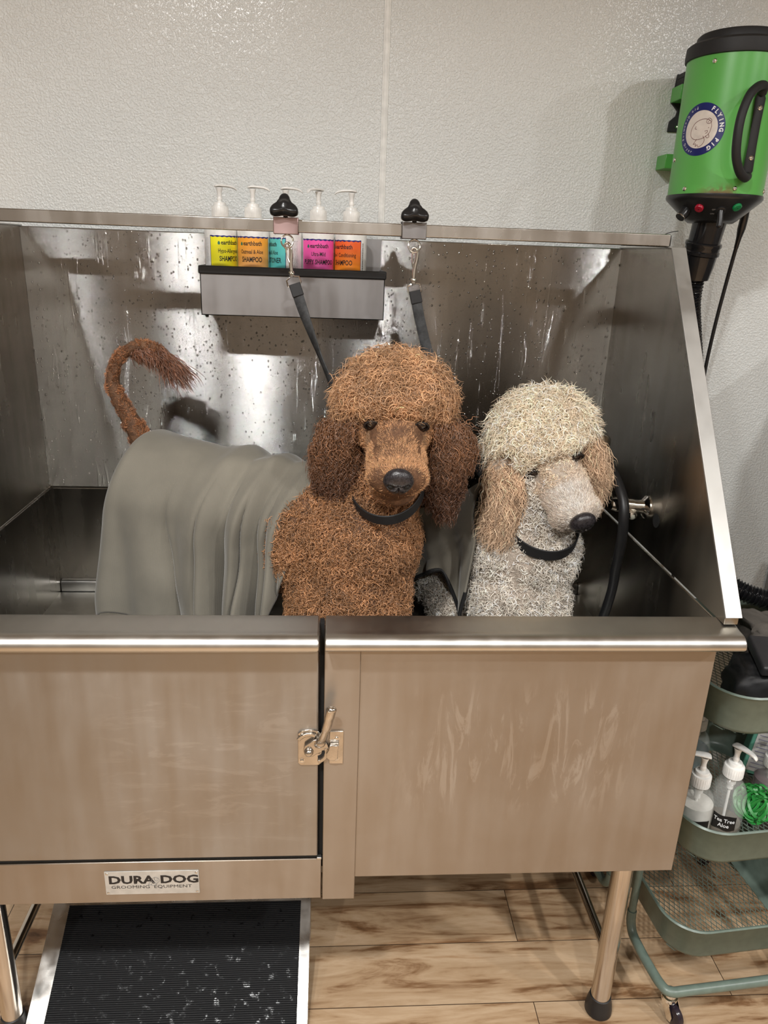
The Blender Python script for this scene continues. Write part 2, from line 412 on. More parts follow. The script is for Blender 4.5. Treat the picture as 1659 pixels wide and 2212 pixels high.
mb = MB(); mb.box((XL-.018, YB-.02, .447), (XR, YB+.014, ZF)); mb.build('lower_back_skirt', MAT['basin'], tub)
MB().box((XR-.018, .03, .447), (XR-.002, YB, ZF-.02)).build('end_skirt', MAT['front'], tub)
MB().box((XL-.018, .03, .447), (XL, YB, ZF-.01)).build('end_skirt', MAT['front'], tub)
# right front panel with its narrow post, apron under the door
MB().box((.062, 0, .447), (XR, .024, .962)).build('front_panel', MAT['front'], tub, bevel=.0012)
MB().box((.0045, -.0045, .399), (.0645, .03, .952)).build('door_post', MAT['front'], tub, bevel=.0015)
MB().box((XL-.018, -.001, .399), (.0025, .022, .4915)).build('apron_panel', MAT['front'], tub, bevel=.0015)
def rail_prof():
    pr = [(.026, .960), (.026, .974), (.004, .9725), (-.016, .9685)]
    for k in range(9):
        a = math.radians(90+90*k/8); pr.append((-.0235+.0210*math.cos(a), .9515+.0165*math.sin(a)))
    pr += [(-.0445, .948), (-.040, .943), (-.030, .942), (.0, .942), (.004, .95)]
    return pr
MB().prism(rail_prof(), MYZ(.0055), 0, .6885, True).build('front_rail', MAT['rail'], tub, angle=50, bevel=.002)
# ---- door (left)
door = MB().box((XL-.01, 0, .4965), (-.0040, .026, .958)).build('door', MAT['door'], tub, bevel=.0035, seg=3)
mb = MB(); pr = rail_prof()[:-4]+[(-.043, .946), (-.036, .941), (-.022, .938), (-.008, .932), (-.001, .918), (.004, .918)]
mb.prism(pr, MYZ(XL-.01), 0, -XL+.01-.0042, True); mb.build('door_rail', MAT['rail'], door, angle=50, bevel=.003, seg=3)
MB().box((-.0035, .012, .49), (.0042, .03, .966)).build('door_gap_shade', MAT['void'], tub)  # black filler, its colour gives the shade in the door gap
MB().box((XL, .004, .4915), (-.003, .03, .4965)).build('bottom_gap_shade', MAT['void'], tub)  # black filler painted as the shade of the gap under the door
MB().box((-.006, -.0022, .4905), (.003, .006, .4955)).build('apron_clip', MAT['edge'], tub, bevel=.001)
# ---- latch
latch = MB(); pl_ = [(-.039, -.037)]
outl = rrect(-.0395, -.037, .0015, .030, .005)
body = [(-.0395, -.032), (-.035, -.037), (-.004, -.037), (.004, -.030), (.009, -.018), (.010, .0), (.006, .016), (.001, .026), (-.006, .033), (-.020, .036), (-.034, .033), (-.0395, .028)]
latch.prism(body, MXZ(0, .736, 0), 0, .0035)
lt = latch.build('latch', MAT['chrome_dull'], door, bevel=.001)
def arcband(cx, cy, r0, r1, a0, a1, n=14):
    o_ = [(cx+r1*math.cos(math.radians(a0+(a1-a0)*k/n)), cy+r1*math.sin(math.radians(a0+(a1-a0)*k/n))) for k in range(n+1)]
    i_ = [(cx+r0*math.cos(math.radians(a0+(a1-a0)*k/n)), cy+r0*math.sin(math.radians(a0+(a1-a0)*k/n))) for k in range(n+1)]
    return o_+i_[::-1]
mb = MB()
mb.prism([(-.030, -.002), (-.028, .008), (-.020, .014), (-.012, .020), (-.004, .021), (.006, .018), (.012, .010), (.0145, .0), (.013, -.010), (.006, -.012), (.001, -.006), (-.006, -.008), (-.014, -.014), (-.022, -.014), (-.028, -.010)], MXZ(0, .736, -.0035), 0, .007)
mb.prism(arcband(-.009, -.006, .0155, .0225, -78, 30), MXZ(0, .736, -.0035), 0, .0075)
mb.prism(arcband(-.020, .006, .018, .025, 60, 150), MXZ(0, .736, -.0035), 0, .004)
mb.ell((-.0205, -.0135, .7325), (.0072, .006, .0072)); mb.lathe([(.0085, 0), (.0085, .009), (.006, .0115)], MXZ(-.0205, .7325, -.003), 20)
slot = MB(); slot.prism(arcband(-.007, -.004, .0085, .0140, -80, 15), MXZ(0, .736, -.0100), 0, .0008); slot.prism(arcband(-.019, .004, .0205, .0240, 62, 128), MXZ(0, .736, -.0066), 0, .0012)
lever = MB()
lever.tube(bez([(-.001, -.012, .752), (.003, -.020, .765), (.009, -.028, .790), (.014, -.031, .815), (.017, -.032, .830)], 6), [.0070, .0068, .0066, .0066, .0067, .0068]+[.0072]*6+[.0082]*6+[.0090]*6+[.0088], n=14, flat=.72)
lever.ell((.017, -.032, .830), (.0086, .0064, .0062)); lever.tube([(-.004, -.006, .746), (-.001, -.012, .752)], [.009, .0085], 14)
lever.ell((-.0005, -.012, .752), (.0088, .008, .0085))
slot.v = slot.v; slot_a = MB().prism(arcband(-.007, -.004, .0085, .0140, -80, 15), MXZ(0, .736, -.0100), 0, .0008).build('latch_slot_shade', MAT['void'], door)  # thin black plate on the cam, imitates the shade of a recess
mb.build('latch_cam', MAT['chrome_dull'], door, bevel=.0012)
lever.build('latch_lever', MAT['chrome_dull'], door)
def screw(x, z, y, par, r=.0038):
    q = MB(); q.lathe([(r*1.25, 0), (r*1.25, .0004), (r, .0006), (r, .0012), (r*.8, .0021), (r*.35, .0025)], MXZ(x, z, y), 16); q.build('screw', MAT['chrome'], par)
    q = MB(); q.prism(rrect(-r*.5, -r*.14, r*.5, r*.14, r*.05, 2), MXZ(x, z, y-.0020, .5), 0, .0008); q.prism(rrect(-r*.14, -r*.5, r*.14, r*.5, r*.05, 2), MXZ(x, z, y-.0020, .5), 0, .0008); return q
for x, z in ((-.0325, .7615), (-.0325, .7095)): screw(x, z, -.0035, door)
strike = MB(); strike.prism(rrect(.014, -.0335, .0385, .0335, .0015), MXZ(0, .738, -.0045), 0, .003)
strike.prism([(.014, -.017), (.010, -.013), (.009, -.004), (.013, .003), (.015, .013), (.031, .013), (.029, .002), (.029, -.015), (.022, -.019)], MXZ(0, .736, -.0075), 0, .009)
strike.build('latch_strike', MAT['chrome_dull'], tub, bevel=.0022, seg=3)
for x, z in ((.0265, .7575), (.0265, .7165)): screw(x, z, -.0075, tub)
# ---- name plate
np_ = thing('x', None, None); bpy.data.objects.remove(np_)
platem = pm('plate_aluminium', (.50, .50, .48), .45, .35)
ink = pm('black_ink', (.008, .008, .010), .5)
PR = math.radians(1.2); PM = MXZ(-.3035, .4455, -.001, PR*0)
plate = MB(); plate.prism(rrect(-.084, -.0265, .084, .0265, .001, 2), PM, 0, .0014); plate = plate.build('name_plate', platem, tub, bevel=.0003)
def on(x, y, off=.0016): return PM @ Vector((x, y, off))
tx = MB()
tx.text('DURA', .0245, lambda x, y: on(-.078+x, -.001+y), xs=1.23, bold=.0009, align='LEFT')
tx.text('DOG', .0245, lambda x, y: on(.014+x, -.001+y), xs=1.23, bold=.0009, align='LEFT')
tx.text('GROOMING', .0098, lambda x, y: on(-.074+x, -.0125+y), xs=1.28, align='LEFT')
tx.text('EQUIPMENT', .0098, lambda x, y: on(.002+x, -.0125+y), xs=1.28, align='LEFT')
tx.build('lettering', ink, plate)
dg = MB()
def line2(mb, pts, r, fn, n=6, k=5): mb.tube([fn(*q) for q in bez([(a, b, 0) for a, b in pts], k) for q in [(q[0], q[1])]], r, n)
for pts in ([(-.006, -.004), (-.004, .001), (-.001, .004), (.001, .009), (.005, .013), (.010, .0125), (.013, .009), (.014, .004), (.010, .001), (.008, -.003), (.003, -.006), (-.002, -.004), (-.006, -.004)],
            [(.006, .013), (.005, .008), (.008, .005), (.012, .006)], [(.0, .004), (.004, .001), (.008, -.0005)], [(.009, .0095), (.011, .009)], [(-.002, -.004), (.000, -.001)]):
    line2(dg, pts, .00038, lambda x, y: on(x-.001, y-.001, .0016), 6, 4)
dg.build('dog_emblem', pm('grey_ink', (.20, .19, .18), .5), plate)
for sx, sy in ((-1, -1), (-1, 1), (1, -1), (1, 1)):
    q = MB(); c_ = on(sx*.0795, sy*.0215, .0012); q.ell(c_, (.0024, .0018, .0024), n=12, k=8); q.build('rivet', MAT['chrome'], plate)
# ---- legs
def leg(x, y):
    q = MB(); q.lathe([(.0205, .02), (.0205, .449)], M4(Matrix.Identity(3), (x, y, 0)), 32); lg = q.build('leg', MAT['pipe'], tub)
    q = MB(); q.lathe([(.001, 0), (.024, 0), (.0285, .004), (.0285, .012), (.026, .030), (.0225, .042), (.0225, .046), (.0205, .047)], M4(Matrix.Identity(3), (x, y, 0)), 32, cap=False); q.build('rubber_foot', MAT['blackrub'], lg)
for x, y in ((.605, .062), (-.625, .062), (.605, .64), (-.625, .64)): leg(x, y)
MB().tube([(.605, .062, .16), (.605, .64, .16)], .010, 12).build('stretcher', MAT['pipe'], tub)
MB().tube([(-.625, .062, .16), (-.625, .64, .16)], .010, 12).build('stretcher', MAT['pipe'], tub)
MB().tube([(-.625, .64, .16), (.605, .64, .16)], .010, 12).build('stretcher', MAT['pipe'], tub)
# angle brace under the right end
MB().prism([(.10, .447), (.12, .447), (.36, .10), (.345, .10)], MYZ(.535), 0, .003).build('angle_brace', MAT['edge'], tub)
# ---- tie bar across the top
MB().box((XL-.03, .443, ZT+.0032), (XR+.001, .468, ZT+.0262)).build('tie_bar', MAT['bar'], tub, bevel=.0018)
MB().box((XR+.0012, .4445, ZT+.0045), (XR+.0032, .4665, ZT+.0245)).build('bar_end_cap', MAT['blackplast'], tub, bevel=.001)
MB().box((.58, .447, ZT+.0024), (.69, .464, ZT+.0036)).build('bar_gasket', MAT['blackrub'], tub)
MB().tube(bez([(XR-.008, .452, ZT+.0265), (XR+.004, .450, ZT+.031), (XR+.016, .449, ZT+.033)], 5), .0008, 6).build('wire_end', MAT['blackrub'], tub)
# overflow hole in the side wall
MB().lathe([(.0005, -.0012), (.0145, -.0012), (.0145, -.0002), (.0005, -.0002)], M4(frame_from((1, 0, 0)), (XR, .304, 1.047)), 28, cap=False).build('hole', MAT['void'], tub)
# ================================================================== SHAMPOO RACK AND BOTTLES
rack = thing('shampoo_rack', 'grey steel shampoo rack with black rubber rim hanging on the tub back panel', 'rack', (-.075, .63, 1.403))
mb = MB(); x0, x1, y0, y1, z0, z1 = -.267, .1185, .566, .6985, 1.403, 1.492; T_ = .0016
mb.box((x0, y0, z0), (x1, y0+T_, z1)); mb.box((x0, y0, z0), (x1, y1, z0+T_)); mb.box((x0, y0, z0), (x0+T_, y1, z1)); mb.box((x1-T_, y0, z0), (x1, y1, z1))
mb.box((x0+.002, y1-T_, z0), (x1-.002, y1, 1.5675))
mb.build('rack_box', MAT['rackmetal'], rack)
mb = MB(); mb.tube([(x0-.0005, y1-.006, z1+.002), (x0-.0005, y0-.0005, z1+.002), (x1+.0005, y0-.0005, z1+.002), (x1+.0005, y1-.006, z1+.002)], .0045, 4)
mb = MB()
for a, b in (((x0-.003, y0-.004, z1-.006), (x1+.003, y0+.006, z1+.011)), ((x0-.003, y0+.0061, z1-.006), (x0+.005, y1-.004, z1+.011)), ((x1-.005, y0+.0061, z1-.006), (x1+.003, y1-.004, z1+.011))): mb.box(a, b)
mb.build('rubber_rim', MAT['blackrub'], rack, bevel=.003, seg=3)
MB().lathe([(.0005, 0), (.004, 0), (.003, -.005), (.0005, -.006)], M4(Matrix.Identity(3), (-.258, .58, 1.403)), 10, cap=False).build('rubber_bumper', MAT['blackrub'], rack)

white = pm('white_bottle_plastic', (.80, .79, .76), .32, **{'Subsurface Weight': .15, 'Subsurface Radius': (.004, .004, .004)})
navy = pm('navy_ink', (.012, .012, .16), .4)
greyink = pm('grey_fine_print', (.30, .29, .36), .5)
green_ink = pm('green_ink', (.02, .16, .10), .5)
CY = .632; BR = .0342
def label_mat(n, c, c2=None):
    t = NT(n); sp = t.n('ShaderNodeSeparateXYZ'); t.l(t.pos(), sp.inputs[0])
    mr = t.n('ShaderNodeMapRange'); mr.inputs['From Min'].default_value = 1.50; mr.inputs['From Max'].default_value = 1.55; t.l(sp.outputs[2], mr.inputs[0])
    t.l(t.mix(mr.outputs[0], c2 or c, c), t.b.inputs['Base Color']); t.b.inputs['Roughness'].default_value = .38; return t.m
def pump_head(par, c, ang, z=1.598, k=1.0, mat=None, single=False):
    """collar, stem and spout above z"""
    mat = mat or white
    M = M4(Matrix.Identity(3), (c[0], c[1], z))
    q = MB(); q.lathe([(.0168*k, 0), (.0176*k, .001), (.0176*k, .0215*k), (.0168*k, .0228*k), (.0132*k, .0232*k), (.0128*k, .0285*k), (.0118*k, .030*k), (.005*k, .0305*k)], M, 28, cap=False)
    for j in range(28):
        a = 2*PI*j/28; q.box((-.0004, -.0004, .002), (.0004, .0004, .0205*k), M @ Matrix.Translation((.0174*k*math.cos(a), .0174*k*math.sin(a), 0)))
    co = q.build('collar', mat, par)
    q = MB(); q.lathe([(.0052*k, .026*k), (.0046*k, .034*k), (.0060*k, .0345*k), (.0060*k, .0385*k), (.0046*k, .039*k), (.0048*k, .050*k), (.0075*k, .057*k), (.0075*k, .059*k)], M, 18, cap=False)
    d = Vector((math.cos(ang), math.sin(ang), 0)); o_ = Vector((c[0], c[1], z)); n_ = Vector((-d.y, d.x, 0))
    pts = [(-.011, .0605, .006), (-.007, .0625, .0085), (.002, .063, .0085), (.014, .0628, .0068), (.026, .0618, .0052), (.034, .0585, .0042), (.0365, .0545, .0036)]
    vs = []; fs = []
    for i, (a, b, w_) in enumerate(pts):
        ctr = o_+d*a*k+Vector((0, 0, b*k)); th = (.0028 if 0 < i < 6 else .0018)*k
        for (p_, s_) in ((-1, .55), (-1, -.6), (-.55, -1), (.55, -1), (1, -.6), (1, .55), (.6, 1), (-.6, 1)): vs.append(ctr+n_*w_*k*p_+Vector((0, 0, s_*th)))
    for i in range(len(pts)-1):
        for j in range(8): j2 = (j+1) % 8; fs.append((i*8+j, i*8+j2, i*8+8+j2, i*8+8+j))
    fs += [tuple(range(8))[::-1], tuple(range((len(pts)-1)*8, len(pts)*8))]; q.add(vs, fs)
    q.build('pump', mat, par, sub=1, angle=60)
def shampoo(x, colour, phic, lines, label, ang, spout_dz=0, phi2=None, code=False, fine=None):
    b = thing('shampoo_bottle', label, 'bottle', (x, CY, 1.405), 'shampoo bottles in the rack')
    q = MB(); q.lathe([(.001, .0015), (.030, .0015), (.0335, .004), (BR, .010), (BR, .168), (.0325, .176), (.027, .1815), (.020, .185), (.0172, .187), (.0165, .194)], M4(Matrix.Identity(3), (x, CY, 1.405)), 48, cap=False)
    q.build('bottle_body', white, b)
    def S_(u, z, off=.0003, c=phic):
        a = math.radians(c)+u/BR; return Vector((x+(BR+off)*math.sin(a), CY-(BR+off)*math.cos(a), z))
    H = math.radians(71)*BR
    q = MB(); q.grid(lambda a, c: S_(-H+2*H*a, 1.418+(1.5625+.0004*math.sin(a*40)-1.418)*c, .00012), 60, 3)
    lb = q.build('label', navy, b, angle=80)
    q = MB(); q.grid(lambda a, c: S_(-H+.0013+(2*H-.0026)*a, 1.4193+(1.5598+.0007*math.sin(a*52+1)-1.4193)*c, .00026), 70, 3)
    q.build('colour_field', colour, lb, angle=80)
    q = MB()
    for (s_, sz, dz, dx, xs, bd) in lines: q.text(s_, sz, lambda X, Y: S_(X+dx, dz+Y, .00042), xs=xs, bold=bd, depth=0)
    q.build('lettering', ink, lb)
    q = MB(); cx = -.0262
    q.prism([(math.cos(a)*.0026*(1.0-.3*math.sin(a)), math.sin(a)*.0036) for a in [2*PI*k/16 for k in range(16)]], Matrix.Identity(4), 0, .0001)
    q.v = [tuple(S_(v[0]+lines[0][3]-.0245, v[1]+lines[0][2]+.0030, .0004+v[2])) for v in q.v]
    q.build('leaf_mark', green_ink, lb)
    # animal and bottle silhouettes low on the label
    q = MB()
    def blob(px, pts):
        q.add([S_(px+a, 1.4915+c, .0004) for a, c in pts], [tuple(range(len(pts)))], False)
    dx = lines[1][3]
    blob(dx-.010, [(-.002, 0), (-.002, .006), (-.0008, .009), (.0008, .009), (.002, .006), (.002, 0)])
    blob(dx-.003, [(0, 0), (.001, .005), (.0, .009), (.004, .0095), (.010, .0085), (.012, .005), (.011, 0)])
    blob(dx+.010, [(0, 0), (.001, .003), (.004, .004), (.006, .002), (.0065, 0)])
    q.build('silhouettes', pm('dark_brown_ink', (.05, .035, .035), .5), lb)
    if fine:
        q = MB(); rnd_ = random.Random(5)
        for k in range(22):
            z = 1.556-k*.0028
            a0 = fine[0]
            while a0 < fine[1]:
                w_ = rnd_.uniform(.0015, .006); w_ = min(w_, fine[1]-a0)
                q.add([S_(a0, z, .0002, 0), S_(a0+w_, z, .0002, 0), S_(a0+w_, z+.0008, .0002, 0), S_(a0, z+.0008, .0002, 0)], [(0, 1, 2, 3)], False); a0 += w_+.0012
        q.build('fine_print', greyink, b)
    if code:
        q = MB(); rnd_ = random.Random(9); z = 1.495
        while z < 1.556:
            h_ = rnd_.uniform(.0005, .0015); q.add([S_(code, z, .0002, 0), S_(code+.0035, z, .0002, 0), S_(code+.0035, z+h_, .0002, 0), S_(code, z+h_, .0002, 0)], [(0, 1, 2, 3)], False); z += h_+.0009
        q.build('barcode', ink, b)
    pump_head(b, (x, CY), ang)
    return b
def L3(a, b_, dx=0, s2=.0135): return [('earthbath', .0122, 1.5450, dx+.002, .86, .00028), (a, .0118, 1.5285, dx, .64, .00016), (b_, s2*1.08, 1.5120, dx, .64, .00030)]
xs_ = [-.2305, -.1615, -.0925, -.0235, .0465]
shampoo(xs_[0], label_mat('yellow_label', (.86, .80, .02), (.82, .74, .02)), 38, L3('Hypo-Allergenic', 'SHAMPOO'), 'white pump shampoo bottle with yellow label, leftmost in the rack', math.radians(15), fine=(-.034, -.0235))
shampoo(xs_[1], label_mat('orange_label', (.92, .38, .04), (.86, .42, .14)), -2, L3('Oatmeal & Aloe', 'SHAMPOO'), 'white pump shampoo bottle with light orange label, between yellow and teal ones', math.radians(0))
shampoo(xs_[2], label_mat('teal_label', (.12, .62, .60), (.10, .55, .54)), -68, L3('Oatmeal & Aloe', 'CONDITIONER'), 'white pump conditioner bottle with teal label turned away, behind the left leash', math.radians(-5), fine=(.0075, .030))
shampoo(xs_[3], label_mat('pink_label', (.90, .10, .42), (.80, .12, .42)), 2, L3('Ultra-Mild', 'PUPPY SHAMPOO', 0, .0125), 'white pump shampoo bottle with pink label right of the leash', math.radians(232))
shampoo(xs_[4], label_mat('red_orange_label', (.90, .14, .03), (.94, .30, .02)), -32, L3('2-in-1 Conditioning', 'SHAMPOO'), 'white pump shampoo bottle with red-orange label, rightmost in the rack', math.radians(178), code=.0265)

# ================================================================== LEASH CLAMPS AND LEASHES
def clamp(x, zb, mat, label):
    c = thing('leash_clamp', label, 'clamp', (x, .455, zb), 'knob clamps on the tie bar')
    q = MB(); w_ = .0235; y0, y1, z0, z1 = .4335, .4745, ZT-.0005, ZT+.0295; 
    for a, b in (((x-w_, y0, z0), (x+w_, y0+.004, z1)), ((x-w_, y1-.004, z0), (x+w_, y1, z1)), ((x-w_, y0+.004, z1-.0025), (x+w_, y1-.004, z1)), ((x-w_, y0+.004, z0), (x+w_, y1-.004, z0+.0025))): q.box(a, b)
    q.build('clamp_body', mat, c, bevel=.0012)
    ax_ = Vector((0, -.72, .69)).normalized(); fr = frame_from(ax_, (1, 0, 0)); base = Vector((x, .445, z1+.0)); ctr = Vector((x-.002, .424, z1+.017))
    MB().tube([Vector((x, .440, z1-.004)), Vector((x-.001, .434, z1+.006)), ctr], .0045, 12).build('screw_shaft', MAT['blackplast'], c)
    q = MB(); n = 60
    def R(a, k): return k*(.0212+.0068*math.cos(3*(a-PI/2))+.0010*math.cos(6*(a-PI/2)))
    prof = [(.70, -.008), (.90, -.0075), (1.0, -.0045), (1.02, 0), (1.0, .0050), (.93, .0078), (.80, .0092), (.55, .0088), (.40, .0098), (.26, .0126), (.10, .0140), (.001, .0142)]
    vs = []; fs = []
    for k, z in prof:
        for j in range(n):
            a = 2*PI*j/n; rr_ = R(a, k) if k > .56 else k*.0215*(1+.2*(k > .45))
            vs.append(ctr+fr @ Vector((rr_*math.cos(a), rr_*math.sin(a), z)))
    for i in range(len(prof)-1):
        for j in range(n): j2 = (j+1) % n; fs.append((i*n+j, i*n+j2, i*n+n+j2, i*n+n+j))
    fs.append(tuple(range(n))[::-1]); q.add(vs, fs); q.build('knob', MAT['blackplast'], c, angle=50)
    q = MB(); rc = Vector((x+.002, .443, z0-.0125)); q.tube([rc+Vector((.0115*math.cos(a), .003*math.sin(a), .0115*math.sin(a))) for a in [2*PI*k/28 for k in range(28)]], .0016, 10, closed=True)
    q.tube([rc+Vector((0, 0, .0115)), rc+Vector((0, 0, .016))], .0030, 10)
    q.build('ring', MAT['chrome'], c)
    return rc
rosy = steel('pinkish_steel', (.48, .34, .335), .34, .2, smudge=.8)
rc1 = clamp(-.0805, ZT, rosy, 'reddish steel leash clamp with black knob, in front of the shampoo bottles')
rc2 = clamp(.1635, ZT, MAT['rackmetal'], 'grey steel leash clamp with black knob, to the right of the shampoo bottles')
strapm = NT('nylon_webbing'); p = strapm.pos(); 
strapm.l(strapm.ramp(strapm.noise(p, 55, 4, .7), [(.35, (.016, .017, .018)), (.68, (.055, .057, .060))]), strapm.b.inputs['Base Color']); strapm.b.inputs['Roughness'].default_value = .6
strapm.l(strapm.bump(strapm.noise(p, 900, 1), .5, .0006), strapm.b.inputs['Normal'])
def ribbon(mb, path, w_, th, tw):
    P = path; k = len(P); vs = []; fs = []
    for i in range(k):
        t_ = (P[min(i+1, k-1)]-P[max(i-1, 0)]).normalized(); x = Vector((1, 0, 0)); x = (x-t_*x.dot(t_)).normalized(); y = t_.cross(x)
        a = tw(i/(k-1)); u_ = math.cos(a)*x+math.sin(a)*y; v_ = t_.cross(u_)
        for (su, sv) in ((-1, -.5), (-.96, -1), (.96, -1), (1, -.5), (1, .5), (.96, 1), (-.96, 1), (-1, .5)): vs.append(P[i]+u_*w_/2*su+v_*th/2*sv)
    for i in range(k-1):
        for j in range(8): j2 = (j+1) % 8; fs.append((i*8+j, i*8+j2, i*8+8+j2, i*8+8+j))
    fs += [tuple(range(8))[::-1], tuple(range((k-1)*8, k*8))]; mb.add(vs, fs)
def leash(rc, snap_end, path, tw, label):
    L_ = thing('leash', label, 'leash', tuple(rc), 'grooming leashes')
    a = Vector(rc)+Vector((0, 0, -.0115)); e = Vector(snap_end); d = (e-a).normalized()
    sx = Vector((1, 0, 0)); sx = (sx-d*sx.dot(d)).normalized()
    q = MB()
    hook = [a+sx*.0+d*.004, a+sx*-.0045+d*-.001, a+sx*-.0035+d*-.0065, a+sx*.001+d*-.0085, a+sx*.0052+d*-.005, a+sx*.0062+d*.004, a+sx*.0052+d*.014, a+sx*.003+d*.024, a+sx*.001+d*.036, e]
    pp = bez(hook, 5); k = len(pp); q.tube(pp, [.0014+.0022*min(1, i/(k-1)*1.6)*(1 if i < k*.75 else .9) for i in range(k)], 12)
    q.tube([a+sx*-.0035+d*.002, a+sx*-.0028+d*.018, a+sx*-.0005+d*.028], [.0011, .0014, .0018], 8)
    q.build('bolt_snap', MAT['chrome'], L_)
    q = MB(); q.lathe([(.0040, -.0035), (.0050, -.002), (.0050, .002), (.0035, .0035), (.0055, .0042), (.0055, .006), (.003, .0065)], M4(frame_from(d), e), 16)
    c = e+d*.007
    t1 = (Vector(path[1])-Vector(path[0])).normalized()
    u_ = Vector((1, 0, 0)); u_ = (u_-t1*u_.dot(t1)).normalized()
    q.tube([c+u_*-.0045, c+u_*-.0125+t1*.003, c+u_*-.013+t1*.014, c+u_*-.011+t1*.0165, c+u_*.011+t1*.0165, c+u_*.013+t1*.014, c+u_*.0125+t1*.003, c+u_*.0045], .0016, 8)
    q.build('swivel_loop', MAT['chrome'], L_)
    s0 = c+t1*.0145
    P = bez([s0]+[Vector(p) for p in path[1:]], 10)
    q = MB(); ribbon(q, P, .0205, .0022, tw); q.build('strap', strapm.m, L_, angle=60)
    q = MB(); P2 = [s0-t1*.0015+t1*.0022*i for i in range(12)]; ribbon(q, P2, .0225, .0062, lambda s_: 0); 
    q.build('strap_fold', MAT['blackmatte'], L_, bevel=.001)
    return L_
leash(rc1, (-.0705, .440, 1.497), [(-.068, .440, 1.485), (-.047, .432, 1.425), (-.022, .420, 1.362), (.001, .406, 1.310), (.024, .392, 1.268), (.055, .372, 1.215), (.085, .352, 1.165), (.10, .340, 1.13)],
      lambda s_: 1.2*math.sin(min(1, s_*1.35)*PI)**2*1.05, 'black nylon leash clipped to the left clamp, running behind the brown poodle head')
leash(rc2, (.1665, .440, 1.492), [(.1675, .440, 1.480), (.182, .436, 1.420), (.200, .432, 1.36), (.221, .43, 1.31), (.255, .43, 1.23), (.29, .435, 1.155), (.335, .44, 1.10), (.385, .43, 1.055)],
      lambda s_: .25*s_, 'black nylon leash clipped to the right clamp, running down to the cream poodle')

# ================================================================== FAUCET AND HOSE
fa = thing('faucet', 'chrome wall faucet with elbow on the right inner wall of the tub', 'faucet', (.67, .355, 1.06))
Fr = frame_from((-1, 0, .08))
q = MB(); q.lathe([(.001, -.012), (.023, -.012), (.024, .002), (.020, .005), (.0145, .009), (.0135, .022), (.0135, .040), (.0155, .041), (.0155, .045), (.0135, .046)], M4(Fr, (.668, .357, 1.058)), 32, cap=False); q.build('escutcheon', MAT['chrome'], fa)
q = MB(); q.lathe([(.0145, .03), (.0125, .054), (.0150, .056), (.0158, .060), (.0150, .066), (.012, .076), (.001, .077)], M4(Fr, (.668, .357, 1.058)), 32, cap=False); q.build('coupling', MAT['chrome'], fa)
q = MB(); q.ell((.634, .340, 1.043), (.0075, .0055, .0075), n=20, k=10); q.build('button', pm('cream_plastic_button', (.45, .44, .36), .35), fa)
q = MB(); q.lathe([(.010, 0), (.013, .002), (.013, .010), (.011, .014)], M4(frame_from((0, -.3, -1)), (.634, .350, 1.050)), 20); q.build('valve_stub', MAT['chrome'], fa)
ho = thing('sprayer_hose', 'black rubber sprayer hose hanging down the inner right wall of the tub', 'hose', (.60, .35, 1.0))
q = MB(); q.tube(bez([(.588, .43, 1.150), (.598, .37, 1.118), (.603, .325, 1.085), (.604, .31, 1.05), (.610, .318, 1.00), (.618, .345, .93), (.622, .36, .86), (.612, .37, .78), (.59, .375, .722), (.55, .38, .712), (.50, .42, .711)], 8), .0105, 16); q.build('hose', MAT['blackrub'], ho)
q = MB(); q.lathe([(.010, -.01), (.012, 0), (.012, .012), (.014, .018), (.018, .034), (.019, .040), (.017, .044), (.001, .044)], M4(frame_from((.1, .5, .35)), (.588, .43, 1.150)), 28); q.build('sprayer_head', MAT['chrome'], ho)

# ================================================================== RAMP
ra = thing('ramp', 'steel framed ramp with wet black ribbed mat on the floor under the tub door', 'ramp', (-.31, .14, 0))
sl = Vector((0, .2, .12)).normalized(); nr = Vector((0, -sl.z, sl.y)); RM = Matrix(((1, 0, 0, -.598), (0, sl.y, nr.y, .034), (0, sl.z, nr.z, .0045), (0, 0, 0, 1)))
LW, LL = .574, .262
q = MB()
for a, b in (((0, -.03, -.016), (.036, LL, .0)), ((LW-.022, -.03, -.016), (LW, LL, .0)), ((.036, LL-.014, -.016), (LW-.022, LL, .0)), ((.036, -.03, -.016), (LW-.022, .006, .0))): q.box(a, b, RM)
q.v = [(x, y, max(z, .0005)) for x, y, z in q.v]
q.build('ramp_frame', MAT['bar'], ra)
ribm = NT('wet_ribbed_rubber'); p = ribm.pos(); ribm.b.inputs['Base Color'].default_value = (.004, .004, .005, 1); ribm.b.inputs['Specular IOR Level'].default_value = .32
wet = ribm.ramp(ribm.noise(ribm.pos(scale=(1, 1, 1)), 70, 3, .6, .3), [(.58, .62), (.68, .20)]); ribm.l(wet, ribm.b.inputs['Roughness'])
ribm.l(ribm.bump(ribm.noise(p, 120, 3, .6, .3), .35, .0012), ribm.b.inputs['Normal'])
q = MB(); rp = []; nn = 62; y = .006
prof = []
for i in range(nn):
    ya = .006+(LL-.020)*i/nn; dy = (LL-.020)/nn
    prof += [(ya, .0006), (ya+dy*.25, .0030), (ya+dy*.65, .0030), (ya+dy*.9, .0006)]
prof = [(.006, -.010)]+prof+[(LL-.014, .0006), (LL-.014, -.010)]
q.prism([(a, b) for a, b in prof], RM @ Matrix(((0, 0, 1, .036), (1, 0, 0, 0), (0, 1, 0, 0), (0, 0, 0, 1))), 0, LW-.058)
q.v = [(x, y, max(z, .0006)) for x, y, z in q.v]
q.build('rubber_mat', ribm.m, ra, angle=30)
top = RM @ Vector((0, LL, 0))
q = MB(); q.box((-.598, top.y-.004, .0), (-.57, top.y+.022, top.z-.006)); q.box((-.046, top.y-.004, 0), (-.024, top.y+.022, top.z-.006)); q.box((-.598, top.y-.002, top.z-.03), (-.024, top.y+.03, top.z-.002)); q.build('ramp_support', MAT['edge'], ra)
